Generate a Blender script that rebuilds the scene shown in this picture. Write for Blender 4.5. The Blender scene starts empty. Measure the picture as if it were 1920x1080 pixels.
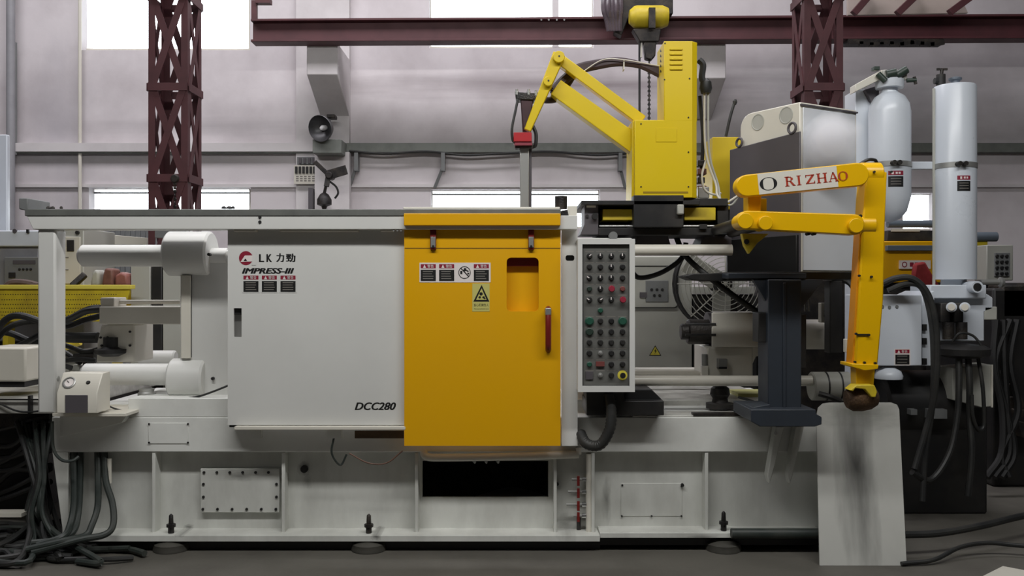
import bpy, bmesh, math, random
from mathutils import Vector, Matrix
random.seed(7)
sc = bpy.context.scene
COL = sc.collection
F = 5000.0 / 3.0            # focal length in pixels of the 1920 wide frame
EYE = 1.5

# ------------------------------------------------------------------ camera, world, light
cd = bpy.data.cameras.new('camera'); cam = bpy.data.objects.new('camera', cd); COL.objects.link(cam)
cam.location = (0, 0, EYE); cam.rotation_euler = (math.pi/2, 0, 0)
cd.sensor_width = 36; cd.lens = 36 * F / 1920; cd.clip_end = 100
sc.camera = cam
w = bpy.data.worlds.new('daylight'); sc.world = w; w.use_nodes = True
bg = w.node_tree.nodes['Background']; bg.inputs[0].default_value = (.93, .96, 1, 1); bg.inputs[1].default_value = 6.0
sc.view_settings.view_transform = 'Standard'; sc.view_settings.look = 'None'
sc.view_settings.gamma = 1; sc.view_settings.use_curve_mapping = False
sc.view_settings.exposure = 0.1
sc.cycles.volume_bounces = 8

def area(name, loc, target, sx, sy, power, col=(1, 1, 1)):
    l = bpy.data.lights.new(name, 'AREA'); l.shape = 'RECTANGLE'; l.size = sx; l.size_y = sy; l.energy = power; l.color = col
    o = bpy.data.objects.new(name, l); COL.objects.link(o); o.location = loc
    o.rotation_euler = (Vector(target) - Vector(loc)).to_track_quat('-Z', 'Y').to_euler()
    return o
area('aisle_lamp', (.1, 2.3, 4.9), (.1, 5.2, 1.1), 7.0, .3, 205, (1, .995, .98))
area('roof_fill', (-1.8, 7.6, 7.85), (-1.8, 9.8, 0), 11, 2.2, 600, (.99, .96, 1))  # overhead fill that brightens the back wall
area('roof_fill', (0, -1.5, 7.85), (0, 1, 0), 12, 2, 30, (1, .99, .97))  # unseen fill lamp under the roof, added for general brightness

# ------------------------------------------------------------------ helpers
def W(x, y, Y): return Vector(((x - 960) * Y / F, Y, EYE + (540 - y) * Y / F))
def lin(c): return tuple(((v/255/12.92) if v/255 <= .04045 else ((v/255 + .055)/1.055) ** 2.4) for v in c)
MATS = {}
def mat(name, rgb, rough=.5, metal=0., dirt=.15, scale=2.5, dcol=None, bump=0., streak=1., fine=0.):
    m = bpy.data.materials.new(name); m.use_nodes = True; nt = m.node_tree; N = nt.nodes; L = nt.links
    b = N['Principled BSDF']; b.inputs['Roughness'].default_value = rough; b.inputs['Metallic'].default_value = metal
    base = lin(rgb); d = lin(dcol) if dcol else tuple(v*.45 for v in base)
    g = N.new('ShaderNodeNewGeometry'); mp = N.new('ShaderNodeMapping'); mp.inputs['Scale'].default_value = (1, 1, 1/streak)
    L.new(g.outputs['Position'], mp.inputs['Vector'])
    n = N.new('ShaderNodeTexNoise'); n.inputs['Scale'].default_value = scale; n.inputs['Detail'].default_value = 6; n.inputs['Roughness'].default_value = .6
    L.new(mp.outputs[0], n.inputs['Vector'])
    r = N.new('ShaderNodeMapRange'); r.inputs['From Min'].default_value = .42; r.inputs['From Max'].default_value = .78; r.inputs['To Max'].default_value = min(1, dirt * 2.2)
    L.new(n.outputs['Fac'], r.inputs['Value'])
    mx = N.new('ShaderNodeMix'); mx.data_type = 'RGBA'; mx.inputs[6].default_value = (*base, 1); mx.inputs[7].default_value = (*d, 1)
    L.new(r.outputs[0], mx.inputs[0]); L.new(mx.outputs[2], b.inputs['Base Color'])
    r2 = N.new('ShaderNodeMapRange'); r2.inputs['To Min'].default_value = max(.03, rough - .12); r2.inputs['To Max'].default_value = min(1, rough + .14)
    L.new(n.outputs['Fac'], r2.inputs['Value']); L.new(r2.outputs[0], b.inputs['Roughness'])
    if bump:
        n2 = N.new('ShaderNodeTexNoise'); n2.inputs['Scale'].default_value = fine or scale*12; n2.inputs['Detail'].default_value = 4
        L.new(g.outputs['Position'], n2.inputs['Vector'])
        bp = N.new('ShaderNodeBump'); bp.inputs['Strength'].default_value = bump; bp.inputs['Distance'].default_value = .01
        L.new(n2.outputs['Fac'], bp.inputs['Height']); L.new(bp.outputs[0], b.inputs['Normal'])
    MATS[name] = m
    return m

WHITE = mat('white_enamel', (214, 214, 210), .42, dirt=.07, scale=1.6)
BASEW = mat('white_base_paint', (216, 217, 211), .5, dirt=.24, scale=2.2, dcol=(92, 88, 78), streak=2.5)
BEDW = mat('white_bed_paint', (226, 227, 222), .5, dirt=.12, scale=2.5, dcol=(110, 106, 96))
TOPW = mat('oily_white_paint', (196, 195, 188), .35, dirt=.4, scale=6, dcol=(70, 66, 58))
PIPEW = mat('cream_white_paint', (216, 212, 200), .35, dirt=.08)
COOLW = mat('cool_white_paint', (208, 214, 222), .3, dirt=.05)
YEL = mat('yellow_door_paint', (226, 168, 2), .38, dirt=.04, scale=1.5, dcol=(205, 140, 4))
YELR = mat('yellow_robot_paint', (214, 186, 8), .4, dirt=.05, scale=2, dcol=(190, 150, 8))
YELL = mat('yellow_arm_paint', (228, 178, 4), .3, dirt=.04, scale=2, dcol=(200, 150, 4))
YELB = mat('old_yellow_paint', (205, 182, 40), .5, dirt=.3, scale=5, dcol=(120, 92, 40))
GREY = mat('grey_steel_paint', (120, 122, 122), .5, dirt=.2)
RAILG = mat('grimy_rail_steel', (112, 114, 110), .5, .2, dirt=.3, scale=8)
DGREY = mat('dark_grey_paint', (84, 80, 84), .5, dirt=.12)
PANELG = mat('panel_grey_film', (100, 100, 96), .5, dirt=.1, scale=8)
DARKB = mat('dark_blue_grey_paint', (46, 52, 60), .45, dirt=.2, scale=4)
BLACK = mat('black_paint', (26, 26, 27), .5, dirt=.2, dcol=(60, 56, 50), scale=6)
BLACKM = mat('black_greasy_steel', (36, 34, 34), .45, .3, dirt=.35, dcol=(80, 72, 62), scale=9, bump=.3)
RUB = mat('black_rubber', (32, 33, 33), .5, dirt=.2, dcol=(70, 68, 62), scale=7)
RUBG = mat('grey_green_rubber', (42, 49, 46), .5, dirt=.2, dcol=(90, 90, 84), scale=7)
MAROON = mat('maroon_primer', (84, 46, 50), .55, dirt=.25, scale=4, dcol=(52, 28, 30))
CHROME = mat('bright_steel', (190, 190, 188), .22, .9, dirt=.1)
SILVER = mat('satin_metal', (165, 165, 162), .4, .6, dirt=.15)
RED = mat('red_paint', (170, 28, 36), .45, dirt=.15)
DRED = mat('dark_red_plastic', (116, 30, 26), .4, dirt=.1)
RUST = mat('rusty_cast_iron', (84, 60, 36), .75, .2, dirt=.5, dcol=(40, 30, 22), scale=9, bump=.5)
COPPER = mat('reddish_castings', (128, 88, 78), .5, .1, dirt=.3, scale=14)
CONC = mat('concrete_floor', (97, 94, 87), .6, dirt=.4, scale=1.3, dcol=(66, 63, 57), bump=.12, fine=40)
INKB = mat('black_print', (18, 18, 18), .5, dirt=0)
INKR = mat('red_print', (136, 26, 50), .5, dirt=0)
INKG = mat('grey_print', (122, 118, 112), .5, dirt=0)
INKW = mat('white_print', (226, 218, 214), .5, dirt=0)
INKY = mat('yellow_print', (214, 200, 70), .5, dirt=0)
INKYG = mat('pale_green_yellow_print', (196, 190, 110), .5, dirt=0)
INKO = mat('red_orange_print', (170, 58, 36), .5, dirt=0)
GREEN = mat('green_button_plastic', (38, 82, 66), .4, dirt=.05)
DGREEN = mat('dark_green_plastic', (46, 60, 52), .4, dirt=.05)
REDB = mat('red_button_plastic', (150, 44, 62), .4, dirt=.05)
DIMR = mat('dull_red_button_plastic', (118, 62, 58), .5, dirt=.05)
DARKW = mat('dark_tarpaulin', (44, 44, 45), .6, dirt=.4, scale=10, dcol=(20, 20, 20), bump=.3)
SHIELD = mat('stained_white_sheet', (200, 200, 194), .5, dirt=.1)
FURN = mat('dark_workshop_metal', (40, 40, 41), .55, .2, dirt=.4, scale=8, dcol=(75, 70, 64))
LGREY = mat('light_grey_cabinet_paint', (176, 176, 168), .5, dirt=.08)
PIPEG = mat('weathered_pipe_paint', (150, 150, 154), .5, dirt=.25)
BLUEG = mat('blue_grey_paint', (96, 106, 116), .5, dirt=.2)
GREENB = mat('green_grey_beam_paint', (120, 124, 118), .55, dirt=.3, scale=5)

# soft-edged patch: grime on shield and base, darker areas on the wall
def soft_patch(m, cx, cz, rx, rz, col, amt):
    nt = m.node_tree; N = nt.nodes; L = nt.links; b = N['Principled BSDF']
    src = b.inputs['Base Color'].links[0].from_socket
    g = N.new('ShaderNodeNewGeometry'); mp = N.new('ShaderNodeMapping')
    mp.inputs['Location'].default_value = (-cx/rx, 0, -cz/rz); mp.inputs['Scale'].default_value = (1/rx, 0, 1/rz)
    L.new(g.outputs['Position'], mp.inputs[0])
    n = N.new('ShaderNodeTexNoise'); n.inputs['Scale'].default_value = 1.7; n.inputs['Detail'].default_value = 4; L.new(mp.outputs[0], n.inputs[0])
    ln = N.new('ShaderNodeVectorMath'); ln.operation = 'LENGTH'; L.new(mp.outputs[0], ln.inputs[0])
    ad = N.new('ShaderNodeMath'); ad.operation = 'MULTIPLY_ADD'; L.new(n.outputs['Fac'], ad.inputs[0]); ad.inputs[1].default_value = 1.2; L.new(ln.outputs['Value'], ad.inputs[2])
    r = N.new('ShaderNodeMapRange'); r.inputs[1].default_value = .5; r.inputs[2].default_value = 1.7; r.inputs[3].default_value = amt; r.inputs[4].default_value = 0
    L.new(ad.outputs[0], r.inputs[0])
    mx = N.new('ShaderNodeMix'); mx.data_type = 'RGBA'; mx.inputs[7].default_value = (*lin(col), 1)
    L.new(src, mx.inputs[6]); L.new(r.outputs[0], mx.inputs[0]); L.new(mx.outputs[2], b.inputs['Base Color'])

# patchy plaster wall, with optional darker areas
def wall_mat(name, rgb, dark_patches=()):
    m = mat(name, rgb, .75, dirt=.24, scale=.9, dcol=(150, 140, 142), bump=.1, fine=18)
    for s in dark_patches: soft_patch(m, *s)
    return m
WALL = wall_mat('patchy_white_plaster', (216, 210, 212), [(.9, 4.0, 3.0, .22, (112, 100, 104), .85), (4.6, 3.9, 2.6, .7, (112, 112, 114), .8), (-5.6, 3.4, .5, 1.2, (150, 148, 156), .5), (-3.9, 3.5, 1.6, .12, (150, 146, 148), .45)])  # long darker band high on the wall, greyer areas towards both sides
WALLP = wall_mat('white_plaster', (216, 212, 212))
HALL = mat('dark_hall_cladding', (92, 92, 94), .8, dirt=.2)
gm = bpy.data.materials.new('window_glass'); gm.use_nodes = True
_n = gm.node_tree.nodes; _l = gm.node_tree.links; _n.remove(_n['Principled BSDF'])
_t = _n.new('ShaderNodeBsdfTransparent'); _t.inputs[0].default_value = (.95, .97, .97, 1); _g = _n.new('ShaderNodeBsdfGlossy'); _g.inputs['Roughness'].default_value = .1
_f = _n.new('ShaderNodeFresnel'); _f.inputs[0].default_value = 1.45
_m = _n.new('ShaderNodeMixShader'); _l.new(_f.outputs[0], _m.inputs[0]); _l.new(_t.outputs[0], _m.inputs[1]); _l.new(_g.outputs[0], _m.inputs[2]); _l.new(_m.outputs[0], _n['Material Output'].inputs[0])
GLASS = gm
soft_patch(SHIELD, 1.9, .5, .12, .6, (40, 39, 37), .95); soft_patch(SHIELD, 1.95, .8, .26, .09, (84, 84, 74), .7)


for (px, py, rx, rz, am) in ((352, 990, 10, 6, .8), (712, 995, 10, 7, .9), (450, 893, 26, 9, .5), (1138, 940, 9, 45, .6), (568, 880, 12, 14, .7), (1310, 996, 30, 5, .6), (1060, 985, 20, 22, .5), (575, 905, 9, 14, .4)):
    k = 5.17/F; soft_patch(BASEW, (px-960)*k, EYE + (540-py)*k, rx*k, rz*k, (52, 48, 42), am)
LOC = {}
FONT_CACHE = {}
def catmull(pts, n=6):
    P = [pts[0]*2 - pts[1]] + list(pts) + [pts[-1]*2 - pts[-2]]; out = []
    for i in range(1, len(P)-2):
        a, b, c, d = P[i-1:i+3]
        for k in range(n):
            t = k/n
            out.append(.5*((2*b) + (c-a)*t + (2*a-5*b+4*c-d)*t*t + (3*b-a-3*c+d)*t**3))
    out.append(pts[-1].copy()); return out

class M:
    def __init__(s): s.v = []; s.f = []; s.mi = []
    def add(s, vs, fs, mi=0):
        o = len(s.v); s.v += [Vector(v) for v in vs]; s.f += [tuple(i+o for i in f) for f in fs]; s.mi += [mi]*len(fs); return s
    def hexa(s, c, mi=0):   # 4 front (bl, br, tr, tl) + 4 back
        return s.add(c, [(0,1,2,3), (5,4,7,6), (4,0,3,7), (1,5,6,2), (3,2,6,7), (4,5,1,0)], mi)
    def wbox(s, a, b, mi=0):
        x0,y0,z0 = a; x1,y1,z1 = b
        return s.hexa([(x0,y0,z0),(x1,y0,z0),(x1,y0,z1),(x0,y0,z1),(x0,y1,z0),(x1,y1,z0),(x1,y1,z1),(x0,y1,z1)], mi)
    def box(s, x0, y0, x1, y1, Yf, Yb, mi=0):   # front face given in photo pixels at depth Yf
        a = W(x0, y1, Yf); b = W(x1, y0, Yf); a.z = max(a.z, .001)
        return s.wbox((a.x, Yf, a.z), (b.x, Yb, b.z), mi)
    def bar(s, p, q, wd, dp, mi=0, up=(0,1,0)):  # rectangular bar from p to q; wd across, dp along up
        d = (q-p).normalized(); u = Vector(up); u = (u - d*u.dot(d)).normalized(); r = d.cross(u)
        o = [r*wd/2 + u*dp/2, r*-wd/2 + u*dp/2, r*-wd/2 - u*dp/2, r*wd/2 - u*dp/2]
        return s.add([p+k for k in o] + [q+k for k in o], [(0,1,2,3), (7,6,5,4), (0,4,5,1), (1,5,6,2), (2,6,7,3), (3,7,4,0)], mi)
    def poly(s, pts, Yf, Yb, mi=0):             # outline in pixels at Yf, straight back to Yb
        fr = [W(x, y, Yf) for x, y in pts]
        return s.prism(fr, Vector((0, Yb-Yf, 0)), mi)
    def prism(s, fr, off, mi=0):
        n = len(fr); nz = sum(((fr[i]-fr[0]).cross(fr[(i+1) % n]-fr[0]) for i in range(n)), Vector())
        if nz.dot(off) > 0: fr = fr[::-1]
        fs = [tuple(range(n)), tuple(range(2*n-1, n-1, -1))] + [((i+1) % n, i, i+n, (i+1) % n+n) for i in range(n)]
        return s.add(list(fr) + [p+off for p in fr], fs, mi)
    def lathe(s, base, axis, prof, seg=20, mi=0):  # prof: (radius, height) from base along axis
        ax = Vector(axis).normalized(); u = ax.orthogonal().normalized(); v = ax.cross(u); vs = []; fs = []; n = len(prof)
        for r, h in prof:
            for k in range(seg):
                a = 2*math.pi*k/seg; vs.append(Vector(base) + ax*h + (u*math.cos(a) + v*math.sin(a))*max(r, 1e-5))
        for i in range(n-1):
            for k in range(seg):
                k2 = (k+1) % seg; fs.append((i*seg+k, i*seg+k2, (i+1)*seg+k2, (i+1)*seg+k))
        fs.append(tuple(range(seg-1, -1, -1))); fs.append(tuple(range((n-1)*seg, n*seg)))
        return s.add(vs, fs, mi)
    def cyl(s, p, q, r0, r1=None, seg=20, mi=0):
        return s.lathe(p, q-p, [(r0, 0), (r0 if r1 is None else r1, (q-p).length)], seg, mi)
    def hcyl(s, x0, x1, yc, rp, Y, seg=32, mi=0, ch=0):
        p = W(x0, yc, Y); q = W(x1, yc, Y); r = rp*Y/F; Ln = (q-p).length
        if ch: return s.lathe(p, q-p, [(r-ch, 0), (r, ch), (r, Ln-ch), (r-ch, Ln)], seg, mi)
        return s.cyl(p, q, r, None, seg, mi)
    def disc(s, x, y, rp, Yf, Yb, seg=20, mi=0):   # cylinder along depth
        return s.cyl(W(x, y, Yf), W(x, y, Yf) + Vector((0, Yb-Yf, 0)), rp*Yf/F, None, seg, mi)
    def tube(s, pts, r, seg=8, n=6, mi=0, ribs=0):
        P = catmull(pts, n) if n > 1 else [p.copy() for p in pts]; vs = []
        for p in P: p.z = max(p.z, r + .001)
        fs = []; u = None
        for i, p in enumerate(P):
            d = (P[min(i+1, len(P)-1)] - P[max(i-1, 0)]).normalized()
            u = d.orthogonal().normalized() if u is None else (u - d*u.dot(d)).normalized()
            v = d.cross(u); rr = r * (1.1 if ribs and i % 2 else 1)
            for k in range(seg):
                a = 2*math.pi*k/seg; vs.append(p + (u*math.cos(a) + v*math.sin(a))*rr)
        for i in range(len(P)-1):
            for k in range(seg):
                k2 = (k+1) % seg; fs.append((i*seg+k, i*seg+k2, (i+1)*seg+k2, (i+1)*seg+k))
        fs.append(tuple(range(seg-1, -1, -1))); fs.append(tuple(range((len(P)-1)*seg, len(P)*seg)))
        return s.add(vs, fs, mi)
    def ptube(s, pts, r, seg=8, n=6, mi=0, ribs=0): return s.tube([W(*p) for p in pts], r, seg, n, mi, ribs)
    def mesh(s, me, mx, mi=0): return s.add([mx @ v.co for v in me.vertices], [tuple(p.vertices) for p in me.polygons], mi)
    def plate(s, outer, holes, Yf, th, mi=0):    # sheet with real holes, pixels at Yf
        c = bpy.data.curves.new('tmp', 'CURVE'); c.dimensions = '2D'; c.fill_mode = 'BOTH'; c.extrude = th/2
        for loop in [outer] + holes:
            sp = c.splines.new('POLY'); sp.points.add(len(loop)-1); sp.use_cyclic_u = True
            for p, (x, y) in zip(sp.points, loop):
                q = W(x, y, Yf); p.co = (q.x, q.z, 0, 1)
        o = bpy.data.objects.new('tmp', c); me = bpy.data.meshes.new_from_object(o)
        s.mesh(me, Matrix(((1,0,0,0), (0,0,-1,Yf+th/2), (0,1,0,0), (0,0,0,1))), mi)
        bpy.data.objects.remove(o); bpy.data.curves.remove(c); bpy.data.meshes.remove(me); return s
    def text(s, txt, x0, y0, x1, y1, Y, mi=0, shear=0, bold=0, fr=None, th=.0006):   # fits the pixel box
        c = bpy.data.curves.new('tmp', 'FONT'); c.body = txt; c.shear = shear; c.offset = bold; c.extrude = .0
        c.resolution_u = 3
        o = bpy.data.objects.new('tmp', c); me = bpy.data.meshes.new_from_object(o)
        xs = [v.co.x for v in me.vertices]; ys = [v.co.y for v in me.vertices]
        ax, bx, ay, by = min(xs), max(xs), min(ys), max(ys)
        vs = []
        for v in me.vertices:
            t = (v.co.x-ax)/(bx-ax); q = (v.co.y-ay)/(by-ay)
            vs.append(fr(t, q) if fr else W(x0 + t*(x1-x0), y1 + q*(y0-y1), Y))
        s.add(vs, [tuple(p.vertices) for p in me.polygons], mi)
        bpy.data.objects.remove(o); bpy.data.curves.remove(c); bpy.data.meshes.remove(me); return s
    def build(s, name, mats, parent=None, bevel=0, label=None, seg=2, sharp=35):
        if not isinstance(mats, (list, tuple)): mats = [mats]
        lo = [min(v[i] for v in s.v) for i in range(3)]; hi = [max(v[i] for v in s.v) for i in range(3)]
        c = Vector(((lo[0]+hi[0])/2, (lo[1]+hi[1])/2, lo[2]))
        me = bpy.data.meshes.new(name); me.from_pydata([v-c for v in s.v], [], s.f)
        for m in mats: me.materials.append(m)
        me.polygons.foreach_set('material_index', s.mi); me.polygons.foreach_set('use_smooth', [True]*len(s.f))
        me.set_sharp_from_angle(angle=math.radians(sharp)); me.update()
        o = bpy.data.objects.new(name, me); COL.objects.link(o); LOC[o.name] = c
        if parent: o.parent = parent; o.location = c - LOC[parent.name]
        else: o.location = c
        if bevel:
            b = o.modifiers.new('edge', 'BEVEL'); b.width = bevel; b.segments = seg; b.limit_method = 'ANGLE'; b.angle_limit = math.radians(50)
        if label: o['label'] = label
        return o
    def single(s, name, label, cat, mats, bevel=0, group=None, seg=2):
        o = s.build(name, mats, None, bevel, label, seg); o['category'] = cat
        if group: o['group'] = group
        return o
    def struct(s, name, mats, bevel=0, parent=None):
        o = s.build(name, mats, parent, bevel)
        if not parent: o['kind'] = 'structure'
        return o
def thing(name, label, cat, loc, group=None):
    o = bpy.data.objects.new(name, None); COL.objects.link(o); o.location = loc; LOC[o.name] = Vector(loc); o.empty_display_size = .1
    o['label'] = label; o['category'] = cat
    if group: o['group'] = group
    return o
def dupe(o, world, parent):
    c = o.copy(); COL.objects.link(c); c.parent = parent; LOC[c.name] = Vector(world); c.location = Vector(world) - LOC[parent.name]
    return c
def rrect(x0, y0, x1, y1, r, n=4):
    out = []
    for cx, cy, a0 in ((x1-r, y0+r, -90), (x1-r, y1-r, 0), (x0+r, y1-r, 90), (x0+r, y0+r, 180)):
        for k in range(n+1):
            a = math.radians(a0 + 90*k/n); out.append((cx + r*math.cos(a), cy + r*math.sin(a)))
    return out
def rect(x0, y0, x1, y1): return [(x0,y0), (x1,y0), (x1,y1), (x0,y1)]
def flat(m, pts, Y, mi): # flat print
    vs = [W(x, y, Y) for x, y in pts]; return m.add(vs, [tuple(range(len(vs)))], mi)
def warn(m, x0, y0, x1, y1, Y, lines=4, white=True):  # white label, red header, black field: materials 0 white 1 red 2 black 3 grey
    w_ = x1-x0; h = y1-y0
    if white: m.box(x0, y0, x1, y1, Y, Y+.001, 0)
    a = .06*w_; hy = y0 + h*.27
    flat(m, rect(x0+a, y0+h*.05, x1-a, hy), Y-.0006, 1); flat(m, rect(x0+a, hy+h*.08, x1-a, y1-h*.05), Y-.0006, 2)
    tx = x0 + w_*.28; flat(m, [(tx, y0+h*.07), (tx+w_*.09, hy-h*.02), (tx-w_*.09, hy-h*.02)], Y-.0012, 0)
    m.text('警告', x0+w_*.45, y0+h*.08, x0+w_*.82, hy-h*.03, Y-.0012, 0)
    b0 = hy + h*.17; b1 = y1 - h*.18
    for k in range(lines):
        yy = b0 + (b1-b0)*k/(lines-1); flat(m, rect(x0+w_*.18, yy-h*.02, x1-w_*(.18 + .12*random.random()), yy+h*.025), Y-.0012, 3)
    return m
LBL = [INKW, INKR, INKB, INKG]

# ================================================================== the setting
YW = 11.0
XL, XR, YN, ZC = -8.5, 8.5, -2.5, 8.0
M().wbox((XL-.2, YN-.2, -.2), (XR+.2, YW+.4, 0)).struct('floor', CONC)
M().wbox((XL-.2, YN-.2, ZC), (XR+.2, YW+.4, ZC+.2)).struct('ceiling', HALL)
M().wbox((XL-.2, YN, 0), (XL, YW, ZC)).struct('wall_left', HALL)
M().wbox((XR, YN, 0), (XR+.2, YW, ZC)).struct('wall_right', HALL)
M().wbox((XL-.2, YN-.2, 0), (XR+.2, YN, ZC)).struct('wall_front', HALL)
def wx(x): return (x-960)*YW/F
def wz(y): return EYE + (540-y)*YW/F
# back wall: one sheet with the openings left out
wins = {1: (153, -160, 469, 94), 2: (805, -160, 1113, 90), 3: (167, 352, 470, 432), 4: (808, 355, 1125, 428), 5: (1690, 362, 1752, 432)}
wm = M()
def px_of(xw): return xw*F/YW + 960
wm.plate(rect(px_of(XL), 540 - (ZC-EYE)*F/YW, px_of(XR), 540 + EYE*F/YW), [rect(*wins[k]) for k in wins], YW, .3)
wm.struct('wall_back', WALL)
for k, (x0, y0, x1, y1) in wins.items():
    r = M(); fw = 3
    r.plate(rect(x0, y0, x1, y1), [rect(x0+fw, y0+fw, x1-fw, y1-fw)], YW+.12, .05)
    o = r.struct('window_%d' % k, PIPEW)
    n = 4 if k in (1, 2) else 3
    for i in range(1, n):
        if k == 5: break
        xx = x0 + (x1-x0)*i/n
        if k == 2 and i == 3: M().box(xx-.6, y0+fw, xx+.6, y1-fw, YW+.125, YW+.155).build('mullion', PIPEW, o)
    if k == 2: M().box(1036, y0+fw, 1048, y1-fw, YW+.02, YW+.11).build('post', WALLP, o)
    if k in (3, 4): M().box(x0+fw, y0+8, x1-fw, y0+11, YW+.125, YW+.155).build('transom', GREY, o)
    M().box(x0+fw, y0+fw, x1-fw, y1-fw, YW+.14, YW+.145).build('pane', GLASS, o)
M().box(-200, 268, 590, 284, YW-.12, YW).struct('trim_1', WALLP); M().box(-200, 284, 590, 287, YW-.1, YW).struct('trim_10', GREENB)
M().box(590, 268, 2120, 285, YW-.12, YW).struct('trim_11', GREENB)
M().box(-200, 345, 2120, 351, YW-.04, YW).struct('trim_2', WALLP)
M().box(555, -300, 655, 900, YW-.08, YW).struct('trim_3', WALLP)            # pilaster
M().box(590, 285, 655, 900, YW-.2, YW-.08).struct('trim_4', WALLP)          # lower, thicker pilaster
def corbel(n, xa, xb, yt, yb, xa2, xb2, yb2):
    Yf = 10.2
    f = [W(xa, yb, Yf), W(xb, yb, Yf), W(xb, yt, Yf), W(xa, yt, Yf)]
    z2 = W(0, yb2, YW).z
    b = [Vector((f[0].x, YW-.05, z2)), Vector((f[1].x, YW-.05, z2)), Vector((f[2].x, YW-.05, f[2].z)), Vector((f[3].x, YW-.05, f[3].z))]
    M().hexa(f + b).struct('trim_%d' % n, WALLP, .01)
corbel(5, 575, 633, 80, 140, 590, 655, 222)
corbel(6, 1306, 1361, 82, 147, 1290, 1340, 225)
for i, (x, r, Y, y0, y1) in enumerate(((20, .05, 10.85, -200, 900), (28, .025, 10.9, 80, 290))):
    M().cyl(W(x, y1, Y), W(x, y0, Y), r, seg=12).struct('trim_%d' % (7+i), PIPEG if i == 0 else GREY)
M().cyl(W(150, 700, 10.93), W(150, -250, 10.93), .022, seg=10).struct('trim_9', PIPEW)
# cable slung under the ledge
M().ptube([(655, 283, 10.86), (720, 288, 10.86), (800, 284, 10.86), (870, 291, 10.86), (940, 288, 10.86), (1030, 284, 10.86), (1120, 291, 10.86), (1200, 284, 10.86)], .014).single('wall_cable', 'black cable sagging along the underside of the wall ledge', 'cable', RUB)
for i, (x, x2) in enumerate(((667, 655), (830, 815), (1163, 1172))):
    m = M(); m.box(x-3, 286, x+4, 320, YW-.16, YW-.04); m.bar(W(x, 315, YW-.1), W(x2, 352, YW-.04), .035, .03)
    m.single('ledge_bracket', ('steel bracket under the wall ledge, beside the concrete pilaster', 'steel bracket under the wall ledge, above the lower window, left of the tool arm', 'steel bracket under the wall ledge, just left of the yellow robot body')[i], 'bracket', GREY, group='brackets under the wall ledge')

# ================================================================== steel columns and crane
def lattice(name, label, X0, Yf, wd, z1=6.2):
    t = thing(name, label, 'column', (X0+wd/2, Yf+wd/2, 0), 'maroon lattice columns')
    lw = .06; xs = (X0, X0+wd); ys = (Yf, Yf+wd)
    for ix, x in enumerate(xs):
        for iy, y in enumerate(ys):
            sx = 1 if ix == 0 else -1; sy = 1 if iy == 0 else -1; m = M()
            a, b = sorted((x, x+sx*lw)); c, d = sorted((y, y+sy*.008)); m.wbox((a, c, 0), (b, d, z1))
            a, b = sorted((x, x+sx*.008)); c, d = sorted((y+sy*.008, y+sy*lw)); m.wbox((a, c, 0), (b, d, z1))
            m.build('leg', MAROON, t)
    M().wbox((X0-.08, Yf-.08, 0), (X0+wd+.08, Yf+wd+.08, .02)).build('base_plate', MAROON, t)
    zs = [.03, .85, 1.67, 2.49, 3.31, 4.13, 4.95, 5.77]
    for i, z in enumerate(zs):
        for (p, q) in (((xs[0], ys[0]-.004), (xs[1], ys[0]-.004)), ((xs[0], ys[1]+.004), (xs[1], ys[1]+.004)), ((xs[0]-.004, ys[0]), (xs[0]-.004, ys[1])), ((xs[1]+.004, ys[0]), (xs[1]+.004, ys[1]))):
            A = Vector((p[0], p[1], z)); B = Vector((q[0], q[1], z)); n = Vector((0,1,0)) if p[1] == q[1] else Vector((1,0,0))
            od = -1 if p in ((xs[0], ys[0]-.004), (xs[0]-.004, ys[0])) else 1; M().bar(A + n*od*.009, B + n*od*.009, .07, .008, 0, n).build('tie', MAROON, t)
            if i < len(zs)-1:
                C = Vector((p[0], p[1], zs[i+1])); D = Vector((q[0], q[1], zs[i+1]))
                sgn = -1 if (p[1] == ys[0]-.004 and p[1] == q[1]) or (p[0] == xs[0]-.004 and p[0] == q[0]) else 1
                M().bar(A + (B-A)*.1, D - (B-A)*.1, .062, .008, 0, n).build('brace', MAROON, t)
                M().bar(B - (B-A)*.1 - n*.009*od, C + (B-A)*.1 - n*.009*od, .062, .008, 0, n).build('brace', MAROON, t)
    return t
lattice('lattice_column', 'maroon steel lattice column standing in front of the upper left window', W(278, 0, 8).x, 8.0, .355)
lattice('lattice_column', 'maroon steel lattice column behind the white cabinet with two round holes', W(1508, 0, 8).x, 8.0, .35)

t = thing('crane_beam', 'maroon steel crane beam running high across the wall', 'beam', W(470, 78, 10))
def ibeam(xa, ya0, ya1, xb, yb0, yb1, Y0, Y1):
    def sl(xx, yt, yb, Ya, Yb2): return [W(xx, yb, Y0), W(xx, yt, Y0)]
    def part(fa, fb, Ya, Yb, nm):
        A0 = ya0 + (ya1-ya0)*fa; A1 = ya0 + (ya1-ya0)*fb; B0 = yb0 + (yb1-yb0)*fa; B1 = yb0 + (yb1-yb0)*fb
        c = [W(xa, A1, Y0), W(xb, B1, Y0), W(xb, B0, Y0), W(xa, A0, Y0)]
        for q in c: q.y = Ya
        d = [q + Vector((0, Yb-Ya, 0)) for q in c]
        M().hexa(c + d).build(nm, MAROON, t, .004)
    part(0, .1, Y0, Y1, 'flange'); part(.9, 1, Y0, Y1, 'flange'); part(.1, .9, (Y0+Y1)/2-.015, (Y0+Y1)/2+.015, 'web')
ibeam(470, 35, 78, 2050, 25, 71, 10.0, 10.2)
M().box(471, 0, 481, 35, 10.05, 10.1).build('end_stop', MAROON, t)
M().box(478, -4, 506, 5, 10.02, 10.12).build('stop_cap', MAROON, t)
for x in (1015, 1029, 1044, 1058): M().disc(x, 37, 1.8, 9.99, 10.0, 8).build('bolt', CHROME, t)
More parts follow.
